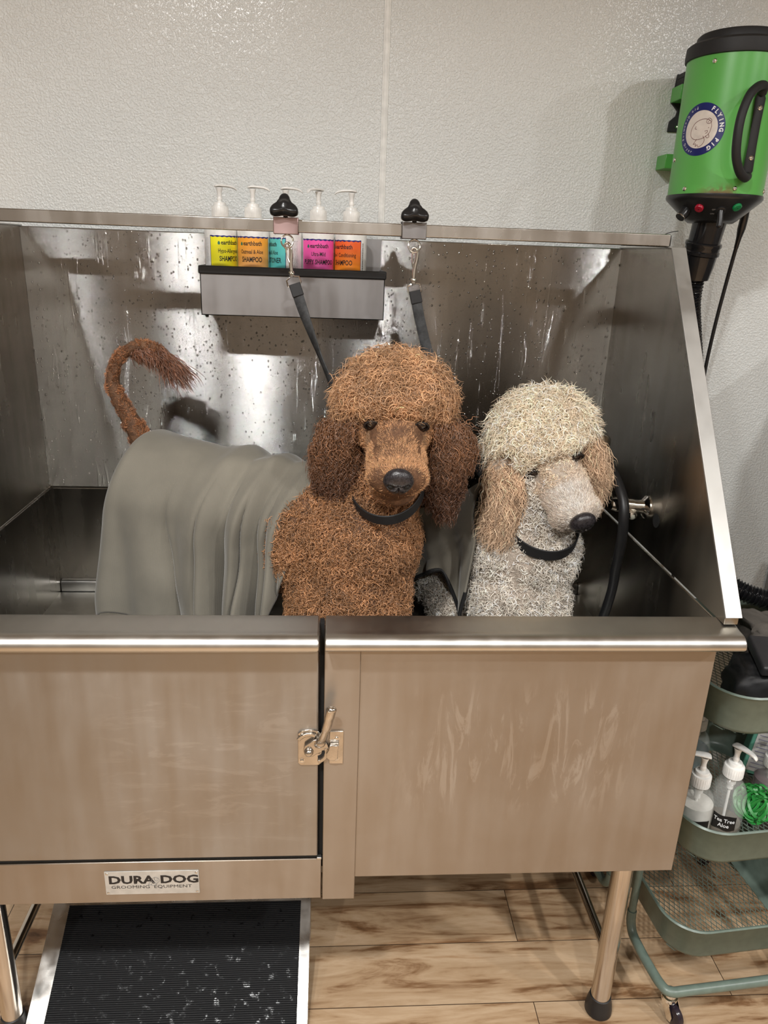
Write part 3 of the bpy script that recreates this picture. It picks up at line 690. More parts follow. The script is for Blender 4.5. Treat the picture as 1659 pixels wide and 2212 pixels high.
# ================================================================== DRYER
DX, DY, DR = .795, .550, .0918
gr = NT('green_enamel'); p = gr.pos(); gsep = gr.n('ShaderNodeSeparateXYZ'); gr.l(gr.geo.outputs['Position'], gsep.inputs[0])
dirt = gr.noise(p, 60, 5, .7, .5); low = gr.n('ShaderNodeMapRange'); low.inputs['From Min'].default_value = 1.694; low.inputs['From Max'].default_value = 1.673; gr.l(gsep.outputs[2], low.inputs[0])
dx_ = gr.n('ShaderNodeMapRange'); dx_.inputs['From Min'].default_value = .045; dx_.inputs['From Max'].default_value = .015; gr.l(gr.math('ABSOLUTE', gr.math('SUBTRACT', gsep.outputs[0], .765)), dx_.inputs[0])
dm = gr.math('MULTIPLY', gr.math('MULTIPLY', low.outputs[0], dx_.outputs[0]), gr.ramp(dirt, [(.42, 0.0), (.55, 1.0)]))
gr.l(gr.mix(dm, (.11, .41, .085), (.16, .07, .03)), gr.b.inputs['Base Color']); gr.b.inputs['Roughness'].default_value = .33
dry = thing('grooming_dryer', 'bright green cylindrical grooming dryer with black ends hanging on the wall right of the tub', 'dryer', (DX, DY, 1.672))
DM = M4(Matrix.Identity(3), (DX, DY, 0))
MB().lathe([(DR-.004, 1.672), (DR, 1.673), (DR, 1.918), (DR-.003, 1.919)], DM, 64).build('dryer_body', gr.m, dry)
MB().lathe([(DR-.001, 1.9165), (DR+.0035, 1.918), (DR+.0045, 1.924), (DR+.0035, 1.941), (DR-.003, 1.946), (DR-.012, 1.947), (DR-.013, 1.958), (DR-.017, 1.962), (.001, 1.963)], DM, 64, cap=False).build('top_cap', MAT['blackmatte'], dry)
cone = MB().lathe([(DR+.002, 1.674), (DR+.0025, 1.668), (DR, 1.664), (.052, 1.628), (.044, 1.622), (.001, 1.621)], DM, 64, cap=False).build('control_end', MAT['blackplast'], dry)
def DS(phi, z, off=0, R=DR):
    a = math.radians(phi); return Vector((DX+(R+off)*math.sin(a), DY-(R+off)*math.cos(a), z))
def dnorm(phi): a = math.radians(phi); return Vector((math.sin(a), -math.cos(a), 0))
for phi, z in ((-50, 1.905), (14, 1.905), (-64, 1.683), (-3, 1.683), (55, 1.683), (-95, 1.74)):
    q = MB(); q.lathe([(.0045, 0), (.0042, .0012), (.003, .0024), (.001, .0030), (.0005, .003)], M4(frame_from(dnorm(phi)), DS(phi, z)), 14, cap=False); q.build('screw', MAT['chrome'], dry)
# controls on the cone
def conept(phi, k):
    r_ = DR+(.052-DR)*k; z_ = 1.664+(1.628-1.664)*k; return Vector((DX+r_*math.sin(math.radians(phi)), DY-r_*math.cos(math.radians(phi)), z_))
def conen(phi): n_ = dnorm(phi)*.036+Vector((0, 0, -.040)); return n_.normalized()
q = MB(); q.lathe([(.0085, 0), (.0085, .004), (.0075, .0055), (.001, .006)], M4(frame_from(conen(-44)), conept(-44, .42)), 20, cap=False); q.build('red_button', tag(pm('red_plastic', (.35, .01, .03), .3), None) if False else pm('red_plastic', (.35, .01, .03), .3), dry)
q = MB(); q.lathe([(.0090, 0), (.0090, .003), (.0075, .0045), (.001, .005)], M4(frame_from(conen(10)), conept(10, .35)), 20, cap=False); q.build('green_button', pm('green_plastic', (.01, .22, .07), .3), dry)
q = MB(); q.lathe([(.011, 0), (.0115, .010), (.0100, .016), (.0095, .020), (.001, .020)], M4(frame_from(conen(-70)), conept(-70, .55)), 22, cap=False); q.build('control_knob', MAT['blackplast'], dry)
q = MB(); fr = frame_from(conen(-70)); c0 = conept(-70, .55)+conen(-70)*.0185; q.tube([c0+fr @ Vector((.0095*math.cos(a), .0095*math.sin(a), 0)) for a in [2*PI*k/20 for k in range(20)]], .0012, 6, closed=True); q.build('knob_ring', MAT['chrome'], dry)
q = MB(); c0 = conept(-12, .55); q.lathe([(.010, -.002), (.010, .003), (.007, .004)], M4(frame_from(conen(-12)), c0), 18); q.tube([c0, c0+Vector((0, -.004, -.016)), c0+Vector((0, -.005, -.028))], [.006, .0055, .006], 12); q.ell(c0+Vector((0, -.005, -.029)), (.006, .006, .005), n=12, k=8); q.build('toggle_switch', MAT['blackplast'], dry)
for phi, k, s_ in ((-22, .55, 'OFF'), (-24, .75, 'ON')):
    q = MB(); fr = frame_from(conen(phi), (math.cos(math.radians(phi)), math.sin(math.radians(phi)), 0)); c0 = conept(phi, k)+conen(phi)*.0006
    q.text(s_, .005, lambda X, Y: c0+fr @ Vector((X, -Y if False else Y, 0))); q.build('switch_mark', pm('pale_ink', (.35, .35, .35), .5), dry)
# outlet and hose cuff
q = MB(); a0 = Vector((DX, DY, 1.628)); a1 = Vector((.791, .572, 1.512)); fr = frame_from((a1-a0)); LN = (a1-a0).length
q.lathe([(.034, -.004), (.033, .02), (.0325, .042), (.037, .044), (.0375, .050), (.0355, .053), (.0355, .060), (.0372, .062), (.0372, .068), (.034, .070), (.033, .092), (.0300, LN), (.024, LN+.001)], M4(fr, a0), 40); q.build('outlet_cuff', MAT['blackgloss'], dry)
hs = thing('dryer_hose', 'black ribbed flexible hose hanging from the green dryer and crossing over the cart', 'hose', tuple(a1))
hp = bez([a1+Vector((0, -.001, .004)), (.800, .590, 1.46), (.825, .612, 1.39), (.853, .632, 1.31), (.872, .642, 1.22), (.872, .63, 1.10), (.86, .58, .98), (.862, .50, .905), (.895, .42, .870), (.95, .375, .848), (1.02, .36, .842), (1.09, .38, .862), (1.14, .45, .93)], 46)
L0 = 0; vs_r = []; pp = []
acc = 0; tot = [0]
for i in range(1, len(hp)): tot.append(tot[-1]+(hp[i]-hp[i-1]).length)
step = .0016; k_ = 0; P = []; R_ = []
s_ = 0; j = 0
while s_ < tot[-1]-1e-4:
    while tot[j+1] < s_: j += 1
    f_ = (s_-tot[j])/(tot[j+1]-tot[j]); P.append(hp[j].lerp(hp[j+1], f_)); R_.append(.0205+.0024*math.cos(2*PI*s_/.0075)); s_ += step
q = MB(); q.tube(P, R_, 20); q.build('hose', MAT['blackgloss'], hs)
cd = thing('power_cord', 'thin black power cord hanging from the dryer beside the wall', 'cord', (.889, .60, 1.648))
cp = bez([(.868, .560, 1.668), (.878, .572, 1.66), (.886, .585, 1.64), (.890, .60, 1.60), (.898, .635, 1.51), (.906, .670, 1.40), (.914, .695, 1.29), (.918, .70, 1.15), (.92, .70, .95), (.93, .70, .70), (.95, .68, .30), (.98, .64, .012), (1.2, .60, .006)], 10)
MB().tube(cp, .0042, 10).build('cord', MAT['blackrub'], cd)
MB().tube(cp[2:34], [.0085]*26+[.0078, .007, .006, .0055, .005, .0048], 12).build('strain_relief', MAT['blackplast'], cd)
# handle
q = MB()
hb = [DS(8, z, .004) for z in (1.850, 1.84, 1.80, 1.76, 1.715, 1.705)]
q.tube(hb, [.006, .011, .0095, .0095, .011, .006], 12, flat=.35, up=dnorm(8)); hd = q.build('handle', MAT['blackmatte'], dry)
out = Vector((-.78, -.62, 0)).normalized()
g = [DS(8, 1.848, .006), DS(8, 1.858, .012)+out*.006, DS(8, 1.855, .010)+out*.026, DS(8, 1.838, .008)+out*.052, DS(8, 1.805, .006)+out*.068, DS(8, 1.770, .006)+out*.071, DS(8, 1.735, .006)+out*.062, DS(8, 1.710, .008)+out*.040, DS(8, 1.701, .010)+out*.016, DS(8, 1.705, .006)]
MB().tube(bez(g, 7), .0082, 16).build('grip', MAT['blackmatte'], hd)
for z in (1.823, 1.737):
    q = MB(); q.lathe([(.0052, 0), (.005, .001), (.0035, .0028), (.001, .0034), (.0005, .0034)], M4(frame_from(dnorm(8)), DS(8, z, .0068)), 14, cap=False); q.build('screw', MAT['chrome'], hd)
# sticker
SPHI, SZ = -55, 1.789
def ST(u_, v_, off=.0003):
    a = math.radians(SPHI)+v_/DR; return Vector((DX+(DR+off)*math.sin(a), DY-(DR+off)*math.cos(a), SZ-u_))
def disc(r0, r1, off, n=64, k=6):
    q = MB(); q.grid(lambda a, b: ST((r0+(r1-r0)*b)*math.cos(2*PI*a), (r0+(r1-r0)*b)*math.sin(2*PI*a), off), n, k, closeu=True); return q
st = disc(.0001, .0468, .0003, k=12).build('sticker', pm('sticker_navy', (.012, .018, .13), .3), dry, angle=80)
disc(.0001, .0335, .0005, k=10).build('sticker_face', pm('sticker_white', (.72, .66, .60), .35), st, angle=80)
def arctext(mb, s, rad, size, a0, a1, outside=True, bold=0, xs=1.0, off=.0006):
    n = len(s)
    for i, ch in enumerate(s):
        if ch == ' ': continue
        a = a0+(a1-a0)*i/(n-1)
        if outside: fn = lambda X, Y, a=a: ST((rad+Y)*math.cos(a)+X*math.sin(a), (rad+Y)*math.sin(a)-X*math.cos(a), off)
        else: fn = lambda X, Y, a=a: ST((rad-Y)*math.cos(a)-X*math.sin(a), (rad-Y)*math.sin(a)+X*math.cos(a), off)
        mb.text(ch, size, fn, xs=xs, bold=bold)
wi = pm('white_ink', (.80, .80, .80), .4)
q = MB(); arctext(q, 'FLYING PIG', .0368, .0105, math.radians(150), math.radians(34), bold=.00045, xs=.95); arctext(q, 'Pro Grooming Dryer', .0425, .0072, math.radians(198), math.radians(342), outside=False)
q.build('sticker_lettering', wi, st)
q = MB(); q.text('TM', .003, lambda X, Y: ST(.0365+X, .019+Y, .0006)); q.build('sticker_lettering', wi, st)
q = MB()
def pl(pts, r=.00042, k=5):
    c = bez([(a, b, 0) for a, b in pts], k); q.tube([ST(a.x, a.y, .0007) for a in c], r, 5)
pl([(-.004, .022), (-.013, .019), (-.0175, .010), (-.017, -.001), (-.012, -.012), (-.002, -.0185), (.009, -.019), (.016, -.012), (.018, -.002), (.015, .010), (.008, .019), (-.004, .022)])
pl([(-.0165, .012), (-.0185, .016), (-.0150, .0205), (-.0105, .0195), (-.009, .015), (-.012, .011), (-.0165, .012)])
pl([(-.015, .0155), (-.0145, .017)], .0007, 2); pl([(-.012, .0145), (-.0118, .0155)], .0007, 2)
pl([(-.002, .0165), (-.0015, .017)], .0009, 2); pl([(.004, .010), (.003, .015), (.006, .0155), (.008, .012)])
pl([(.012, .008), (.020, .012), (.028, .008), (.031, .001), (.027, -.001), (.030, -.005), (.025, -.005), (.026, -.010), (.020, -.006), (.017, -.004)])
pl([(.0085, .0175), (.014, .020), (.016, .016), (.012, .013)]); pl([(-.006, -.009), (-.002, -.011), (-.001, -.007)])
q.build('pig_drawing', pm('brown_ink', (.16, .05, .05), .5), st)
# straps that reach back to the wall
q = MB()
for z in (1.890, 1.753):
    q = MB()
    q.box((.738, .690, z-.0145), (.852, .7405, z+.0145)) if z < 1.8 else q.box((.750, .690, z-.0145), (.840, .7405, z+.0145))
    q.box((DX-.03, DY+DR-.012, z-.0145), (DX+.03, .692, z+.0145)); q.build('hanging_strap', gr.m, dry, bevel=.0012)

wb = thing('wall_bracket', 'black steel bracket plate screwed to the wall behind the green dryer', 'bracket', (.80, .735, 1.87))
q = MB(); q.prism([(.752, 1.818), (.792, 1.818), (.800, 1.86), (.86, 1.86), (.86, 1.932), (.757, 1.932), (.752, 1.875), (.760, 1.868), (.768, 1.860), (.766, 1.850), (.758, 1.843), (.753, 1.838)], Matrix(((1, 0, 0, 0), (0, 0, -1, .7415), (0, 1, 0, 0), (0, 0, 0, 1))), 0, .005)
q.box((.757, .700, 1.920), (.86, .7365, 1.930)); q.box((.756, .700, 1.9045), (.760, .7365, 1.9195)); q.box((.856, .700, 1.9045), (.860, .7365, 1.9195)); q.build('bracket_plate', MAT['blackmatte'], wb, bevel=.001)
MB().lathe([(.003, 0), (.003, .002), (.0005, .0025)], MXZ(.77, 1.828, .7365), 12, cap=False).build('screw', MAT['chrome'], wb)

# ================================================================== CART
sage = pm('sage_green_enamel', (.125, .165, .138), .36, bump=(400, .06, .0005))
cart = thing('utility_cart', 'sage green three tier metal utility cart on castors beside the right end of the tub', 'cart', (.90, .25, 0))
CR = Matrix.Rotation(math.radians(5.5), 3, 'Z'); CM = M4(CR, (.738, .043, 0)); CW, CD = .335, .40
def tray(zr, h=.092):
    q = MB(); o_ = rrect(0, 0, CW, CD, .075, 10); n = len(o_)
    def sh(k):  # inset outline
        return [((x-CW/2)*(1-k/CW*2)+CW/2, (y-CD/2)*(1-k/CD*2)+CD/2) for x, y in o_]
    rings = [(0, zr), (-.0035, zr+.003), (-.006, zr), (-.004, zr-.003), (-.001, zr-.006), (.010, zr-h+.012), (.014, zr-h+.004), (.022, zr-h), (.034, zr-h-.0)]
    inner = [(.034, zr-h+.0015), (.022, zr-h+.0015), (.0155, zr-h+.005), (.0115, zr-h+.012), (.001, zr)]
    vs = []; fs = []; RR = rings+inner
    for k, z in RR:
        for x, y in sh(k): vs.append(CM @ Vector((x, y, z)))
    m_ = len(RR)
    for i in range(m_):
        i2 = (i+1) % m_
        for j in range(n): j2 = (j+1) % n; fs.append((i*n+j, i*n+j2, i2*n+j2, i2*n+j))
    q.add(vs, fs); tr = q.build('tray', sage, cart, angle=50)
    # expanded metal floor
    q = MB(); z = zr-h+.0008; stp = .0125; sl_ = 1.9; hw = .00065
    lo = .020
    for sgn in (1, -1):
        for k in range(-60, 90):
            c0 = k*stp
            # line x = c0 + sgn*(y)/sl_
            pts = []
            for y in np.linspace(lo, CD-lo, 60):
                x = c0+sgn*y/sl_
                # inside rounded rectangle
                dx = max(abs(x-CW/2)-(CW/2-.075), 0); dy = max(abs(y-CD/2)-(CD/2-.075), 0)
                if math.hypot(dx, dy) < .075-lo+.004: pts.append((x, y))
            if len(pts) > 1:
                a = Vector(pts[0]+(z,)); b = Vector(pts[-1]+(z,)); d = (b-a).normalized(); nn_ = Vector((-d.y, d.x, 0))*hw; up = Vector((0, 0, hw))
                vs = [CM @ v for v in (a-nn_-up, a+nn_-up, a+nn_+up, a-nn_+up, b-nn_-up, b+nn_-up, b+nn_+up, b-nn_+up)]
                q.add(vs, [(0, 1, 5, 4), (1, 2, 6, 5), (2, 3, 7, 6), (3, 0, 4, 7)], False)
    q.build('mesh_floor', sage, tr)
for zr in (.232, .487, .795): tray(zr)
def cl(x, y, z): return CM @ Vector((x, y, z))
q = MB()
for xo in (-.013, CW+.013):
    for y in (.150, .26): q.tube([cl(xo, y, .115), cl(xo, y, .84)], .0085, 14)
    q.tube(bez([cl(xo, .150, .83), cl(xo, .155, .855), cl(xo, .18, .872), cl(xo, .205, .874), cl(xo, .23, .872), cl(xo, .255, .855), cl(xo, .26, .83)], 6), .0085, 14)
q.build('upright_frame', sage, cart)
q = MB()
r_ = .055
loop = [cl(-.013, .150, .14), cl(-.0135, .146, .112), cl(-.014, .130, .092), cl(-.014, .10, .0875), cl(-.014, .055, .087), cl(-.010, .005, .087), cl(.004, -.012, .087), cl(.05, -.014, .087), cl(CW-.05, -.014, .087), cl(CW-.004, -.012, .087), cl(CW+.010, .005, .087), cl(CW+.014, .055, .087), cl(CW+.014, .10, .0875), cl(CW+.014, .130, .092), cl(CW+.0135, .146, .112), cl(CW+.013, .150, .14)]
q.tube(bez(loop, 8), .0105, 16)
loop2 = [CM @ Vector((p_[0], .41-p_[1], p_[2])) for p_ in [tuple(CM.inverted() @ v) for v in loop]]
q.tube(bez(loop2, 8), .0105, 16); q.build('base_frame', sage, cart)
for x, y in ((.012, .0), (CW-.012, .0), (.012, .41), (CW-.012, .41)):
    c = cl(x, y, 0); q = MB()
    q.lathe([(.0105, .076), (.0125, .070), (.0125, .062), (.016, .060), (.016, .052), (.013, .050)], M4(Matrix.Identity(3), (c.x, c.y, 0)), 22)
    fx = Vector((.3, -.95, 0)).normalized(); sd = Vector((-fx.y, fx.x, 0))
    for s in (-1, 1):
        pts = [(-.012, .056), (.010, .056), (.026, .030), (.024, .016), (.014, .014), (-.004, .036)]
        q.prism(pts, Matrix(((fx.x, 0, sd.x, c.x), (fx.y, 0, sd.y, c.y), (0, 1, 0, 0), (0, 0, 0, 1))), s*.0125-.0008, s*.0125+.0008)
    cs = q.build('castor', MAT['chrome'], cart)
    q = MB(); q.lathe([(.004, -.0095), (.016, -.0095), (.0235, -.006), (.025, 0), (.0235, .006), (.016, .0095), (.004, .0095)], M4(frame_from(sd), c+fx*.018+Vector((0, 0, .0255))), 30); q.build('wheel', pm('dark_wheel_plastic', (.02, .014, .02), .2), cs)
# ---- things in the middle tray
gl = NT('clear_bottle'); gl.b.inputs['Alpha'].default_value = .16; gl.b.inputs['Roughness'].default_value = .04; gl.b.inputs['Specular IOR Level'].default_value = 1.0; gl.b.inputs['Base Color'].default_value = (.93, .93, .90, 1)
gl.l(gl.ramp(gl.noise(gl.pos(), 20, 2), [(.3, (.90, .90, .86)), (.7, (.95, .95, .92))]), gl.b.inputs['Base Color'])
def liquid(n, c, r=.3, tr=0.0): return pm(n, c, r, **{'Transmission Weight': tr})
def clear_bottle(x, y, z, label, R=.036, H=.12, fill=None, fh=.04, ang=0, k=1.15, card=None, phi=0, tilt=None, name='glass_pump_bottle'):
    b = thing(name, label, 'bottle', (x, y, z), 'clear pump bottles on the cart')
    M = M4(Matrix.Identity(3), (x, y, z))
    q = MB(); q.lathe([(.001, .001), (R*.93, .001), (R, .006), (R, H*.62), (R*.97, H*.72), (R*.80, H*.86), (R*.52, H*.96), (R*.40, H), (R*.40, H+.008)], M, 40, cap=False)
    o_ = q.build('bottle_body', gl.m, b); 
    if fill is not None:
        q = MB(); q.lathe([(.001, .003), (R*.88, .003), (R*.945, .008), (R*.945, fh), (.001, fh)], M, 32, cap=False); q.build('liquid', fill, b)
    pump_head(b, (x, y), ang, z+H+.002, k)
    q = MB(); q.lathe([(.0085*k, H+.002), (.0085*k, H-.016), (.0060*k, H-.020), (.0060*k, H-.030), (.0030, H-.031), (.0030, .012)], M, 14); q.build('dip_tube', white, b)
    if card:
        def S_(u, v, off=.0004): a = math.radians(phi)+u/R; return Vector((x+(R+off)*math.sin(a), y-(R+off)*math.cos(a), z+v))
        q = MB(); q.grid(lambda a, c: S_(-.024+.048*a, .018+(.036+.0020*math.cos(a*2*PI*1.5))*c-.0012*math.cos(a*2*PI*1.5)), 40, 8)
        lb = q.build('chalk_label', pm('chalkboard_black', (.010, .009, .009), .5), b, angle=80)
        if card[0]:
            q = MB(); q.text(card[0], .0125, lambda X, Y: S_(X, .038+Y, .0008), bold=.0002, xs=.9); q.text(card[1], .0125, lambda X, Y: S_(X, .0255+Y, .0008), bold=.0002, xs=.9)
            q.build('lettering', wi, lb)
    return b
ZM = .3965
clear_bottle(.787, .158, ZM, 'clear pump bottle of white lotion in the middle cart tray, nearest the tub', R=.036, H=.118, fill=liquid('white_lotion', (.62, .60, .55), .35), fh=.078, ang=math.radians(160), card=(None, None), phi=-10)
clear_bottle(.862, .170, ZM, 'clear pump bottle with black Tea Tree Aloe chalk label in the middle cart tray', R=.037, H=.130, fill=liquid('pale_soap', (.20, .175, .14), .2, .3), fh=.020, ang=math.radians(-60), card=('Tea Tree', 'Aloe'), phi=-28)
clear_bottle(.868, .345, ZM, 'clear pump bottle of dark teal liquid at the back of the middle cart tray', R=.036, H=.125, fill=liquid('teal_liquid', (.006, .07, .085), .12, .2), fh=.075, ang=math.radians(200))
clear_bottle(1.008, .255, ZM, 'clear pump bottle with pinkish liquid at the right side of the middle cart tray', R=.034, H=.085, fill=liquid('pink_liquid', (.20, .13, .15), .2, .3), fh=.055, ang=math.radians(20))
bx = thing('product_box', 'mint green and white carton leaning at the back right of the middle cart tray', 'box', (1.02, .345, ZM))
BM = M4(Matrix.Rotation(math.radians(-20), 3, 'Z') @ Matrix.Rotation(math.radians(6), 3, 'Y'), (1.03, .345, ZM+.004))
MB().box((-.035, -.02, 0), (.035, .02, .17), BM).build('carton', pm('mint_card', (.10, .30, .22), .5), bx, bevel=.002)
q = MB(); q.box((-.026, -.0208, .01), (.034, -.0202, .155), BM); lb = q.build('label', pm('white_card', (.55, .54, .52), .5), bx)
q = MB()
for k in range(12): q.box((-.020, -.0213, .02+k*.011), (.006+.02*((k*7) % 5)/5, -.0209, .0225+k*.011), BM)
q.build('fine_print', greyink, lb)
gb = thing('grooming_net', 'crumpled green mesh scrubber in the middle cart tray', 'scrubber', (.945, .20, ZM))
q = MB(); rs = random.Random(3)
for k in range(46):
    a = rs.uniform(0, 2*PI); c = Vector((.945+.018*math.cos(a), .205+.018*math.sin(a), ZM+.028+rs.uniform(-.008, .012))); pts = []
    ph = rs.uniform(0, 6); tl = rs.uniform(-1, 1); rr_ = rs.uniform(.016, .026)
    for j in range(18):
        t_ = 2*PI*j/17*rs.uniform(.98, 1.02); pts.append(c+Vector((rr_*math.cos(t_+ph), rr_*math.sin(t_+ph)*math.cos(tl*1.5), rr_*.8*math.sin(t_+ph+tl))))
    ribbon(q, pts, .0065, .0005, lambda s_: 0)
q.v = [(x, y, max(z, ZM+.001)) for x, y, z in q.v]
q.build('mesh_puff', pm('green_plastic_net', (.02, .20, .035), .35), gb)
# ---- things in the top tray
ZTT = .7045
bag = thing('black_bag', 'black fabric bag lying in the top tray of the cart', 'bag', (.90, .19, ZTT))
def blobmesh(name, mat, par, c, r, seed, amp=.35, fr_=14, flo=None, M=None):
    q = MB(); rs_ = seed
    n, k = 48, 30; vs = []; fs = []
    for i in range(k+1):
        t_ = PI*i/k
        for j in range(n):
            a = 2*PI*j/n; d = Vector((math.sin(t_)*math.cos(a), math.sin(t_)*math.sin(a), -math.cos(t_)))
            sx = [abs(v)**.6*(1 if v > 0 else -1) for v in d]
            w_ = 1+amp*(noise.noise(d*1.6+Vector((rs_, 0, 0)))+.5*abs(noise.noise(d*4+Vector((rs_, 3, 0)))))
            v = Vector((sx[0]*r[0]*w_, sx[1]*r[1]*w_, sx[2]*r[2]*w_))
            if M is not None: v = M @ v
            v = v+Vector(c)
            if flo: v.z = max(v.z, flo)
            vs.append(v)
    for i in range(k):
        for j in range(n): j2 = (j+1) % n; fs.append((i*n+j, i*n+j2, i*n+n+j2, i*n+n+j))
    q.add(vs, fs); return q.build(name, mat, par, angle=80)
blobmesh('bag_body', MAT['blackmatte'], bag, (.895, .175, .752), (.082, .050, .044), 4.2, .2, flo=ZTT)
case = thing('clipper_case', 'dark grey rectangular case lying across the top cart tray', 'case', (.925, .135, .80))
KM = M4(Matrix.Rotation(math.radians(-8), 3, 'Z') @ Matrix.Rotation(math.radians(14), 3, 'X'), (.93, .150, .818))
MB().box((-.085, -.045, -.012), (.115, .05, .012), KM).build('case_shell', pm('charcoal_plastic', (.022, .021, .023), .45), case, bevel=.006, seg=3)
tw_ = thing('grey_cloth', 'crumpled dark grey cloth heaped behind the case in the top cart tray', 'cloth', (.95, .28, .80))
blobmesh('cloth', pm('dark_grey_cloth', (.075, .065, .055), .85, bump=(300, .4, .001)), tw_, (.955, .262, .806), (.088, .055, .052), 9.7, .40)

# cabinet added right of the cart, out of view, to shade the wall corner
cab = thing('added_shade_cabinet', 'grey cabinet added out of view right of the cart to shade the wall', 'shade blocker', (1.42, .46, 0))
cabm = pm('shade_cabinet_paint', (.22, .21, .20), .5)
MB().box((1.21, .16, .06), (1.66, .735, 1.43)).build('shade_cabinet_body', cabm, cab, bevel=.004)
MB().box((1.23, .19, 0), (1.64, .72, .06)).build('plinth', MAT['blackmatte'], cab)
for xa, xb in ((1.215, 1.432), (1.438, 1.655)):
    d_ = MB().box((xa, .142, .065), (xb, .1595, 1.425)).build('door', cabm, cab, bevel=.002)
    MB().tube([(xb-.02 if xa < 1.3 else xa+.02, .142, .80), (xb-.02 if xa < 1.3 else xa+.02, .118, .81), (xb-.02 if xa < 1.3 else xa+.02, .118, .93), (xb-.02 if xa < 1.3 else xa+.02, .142, .94)], .005, 10).build('handle', MAT['chrome'], d_)
# ================================================================== DOGS
def np3(v): return np.array([v[0], v[1], v[2]], float)
class Dog:
    def __init__(s, O, F, Rt):
        s.O = np3(O); s.F = np3(F)/np.linalg.norm(F); R = np3(Rt); R = R-s.F*(R@s.F); s.R = R/np.linalg.norm(R); s.U = np.cross(s.F, s.R)
        s.H = np.stack([s.R, s.F, s.U], 1)   # columns: head right, forward, up
        s.prims = []
    def hp(s, x, f, u): return s.O+s.H @ np.array([x, f, u])
    def ell(s, zone, c, r, head=False, B=None):
        if head: c = s.hp(*c); B = s.H if B is None else B
        if B is None: B = np.eye(3)
        s.prims.append((zone, 'e', np3(c), np.array(r, float), B))
    def cap(s, zone, a, b, ra, rb, head=False):
        if head: a = s.hp(*a); b = s.hp(*b)
        s.prims.append((zone, 'c', np3(a), np3(b), ra, rb))
    def body(s, name, mat, parent, voxel=.0055, smooth=10):
        q = MB()
        for p in s.prims:
            if p[1] == 'e':
                Bm = Matrix([[float(v) for v in row] for row in p[4]]); q.ell(tuple(p[2]), tuple(p[3]), Bm, 28, 18)
            else:
                a, b, ra, rb = p[2:]; L = np.linalg.norm(b-a); n = max(2, int(L/(.35*min(ra, rb)))+1)
                pts = [a+(b-a)*i/n for i in range(n+1)]; rr = [ra+(rb-ra)*i/n for i in range(n+1)]
                q.tube([Vector(t) for t in pts], rr, 20); q.ell(tuple(a), (ra,)*3, None, 20, 12); q.ell(tuple(b), (rb,)*3, None, 20, 12)
        me = bpy.data.meshes.new('tmp'); me.from_pydata(q.v, [], q.f); me.update()
        bm = bmesh.new(); bm.from_mesh(me); bmesh.ops.recalc_face_normals(bm, faces=bm.faces); bm.to_mesh(me); bm.free()
        o = bpy.data.objects.new('tmp', me); COL.objects.link(o)
        r = o.modifiers.new('r', 'REMESH'); r.mode = 'VOXEL'; r.voxel_size = voxel
        sm_ = o.modifiers.new('s', 'SMOOTH'); sm_.factor = .5; sm_.iterations = smooth
        dg = bpy.context.evaluated_depsgraph_get(); m2 = bpy.data.meshes.new_from_object(o.evaluated_get(dg))
        bpy.data.objects.remove(o); bpy.data.meshes.remove(me)
        m2.name = name; m2.materials.clear(); m2.materials.append(mat)
        for p in m2.polygons: p.use_smooth = True
        n = len(m2.vertices); co = np.empty(n*3); m2.vertices.foreach_get('co', co); s.co = co.reshape(-1, 3)
        nn = np.empty(n*3); m2.vertices.foreach_get('normal', nn); s.no = nn.reshape(-1, 3)
        m2.calc_loop_triangles(); t = np.empty(len(m2.loop_triangles)*3, int); m2.loop_triangles.foreach_get('vertices', t); s.tri = t.reshape(-1, 3)
        W = np3(parent_loc(parent)); m2.vertices.foreach_set('co', (s.co-W).ravel()); m2.update()
        ob = bpy.data.objects.new(name, m2); COL.objects.link(ob); ob.parent = parent
        # zone of every triangle
        c = s.co[s.tri].mean(1); best = np.full(len(c), 1e9); s.zone = np.array(['x']*len(c), dtype=object)
        for p in s.prims:
            if p[1] == 'e':
                d = ((c-p[2]) @ p[4])/p[3]; v = (np.linalg.norm(d, axis=1)-1)*p[3].min()
            else:
                a, b, ra, rb = p[2:]; ab = b-a; t_ = np.clip(((c-a) @ ab)/(ab @ ab), 0, 1); v = np.linalg.norm(c-a-t_[:, None]*ab, axis=1)-(ra+(rb-ra)*t_)
            k = v < best; best[k] = v[k]; s.zone[k] = p[0]
        return ob
    def sample(s, zones, n, rng, keep=None):
        m_ = np.isin(s.zone, zones); tr = s.tri[m_]; A, B, C_ = s.co[tr[:, 0]], s.co[tr[:, 1]], s.co[tr[:, 2]]
        ar = np.linalg.norm(np.cross(B-A, C_-A), axis=1)
        if keep is not None: ar = ar*keep((A+B+C_)/3)
        idx = rng.choice(len(tr), n, p=ar/ar.sum()); u = rng.random(n); v = rng.random(n); f = u+v > 1; u[f] = 1-u[f]; v[f] = 1-v[f]
        P = A[idx]+(B-A)[idx]*u[:, None]+(C_-A)[idx]*v[:, None]
        N = s.no[tr[idx]].mean(1); N /= np.linalg.norm(N, axis=1)[:, None]+1e-9
        return P, N
def unit(v): return v/(np.linalg.norm(v, axis=1)[:, None]+1e-9)
def smooth_noise(P, scale, seed):
    """cheap smooth 3-vector noise from sines"""
    r = np.random.default_rng(seed); out = np.zeros((len(P), 3))
    for k in range(5):
        K = r.normal(size=(3, 3))*scale*(1+.5*k); ph = r.uniform(0, 6.28, 3); out += np.sin(P @ K+ph)/(1+.4*k)
    return out/2.2
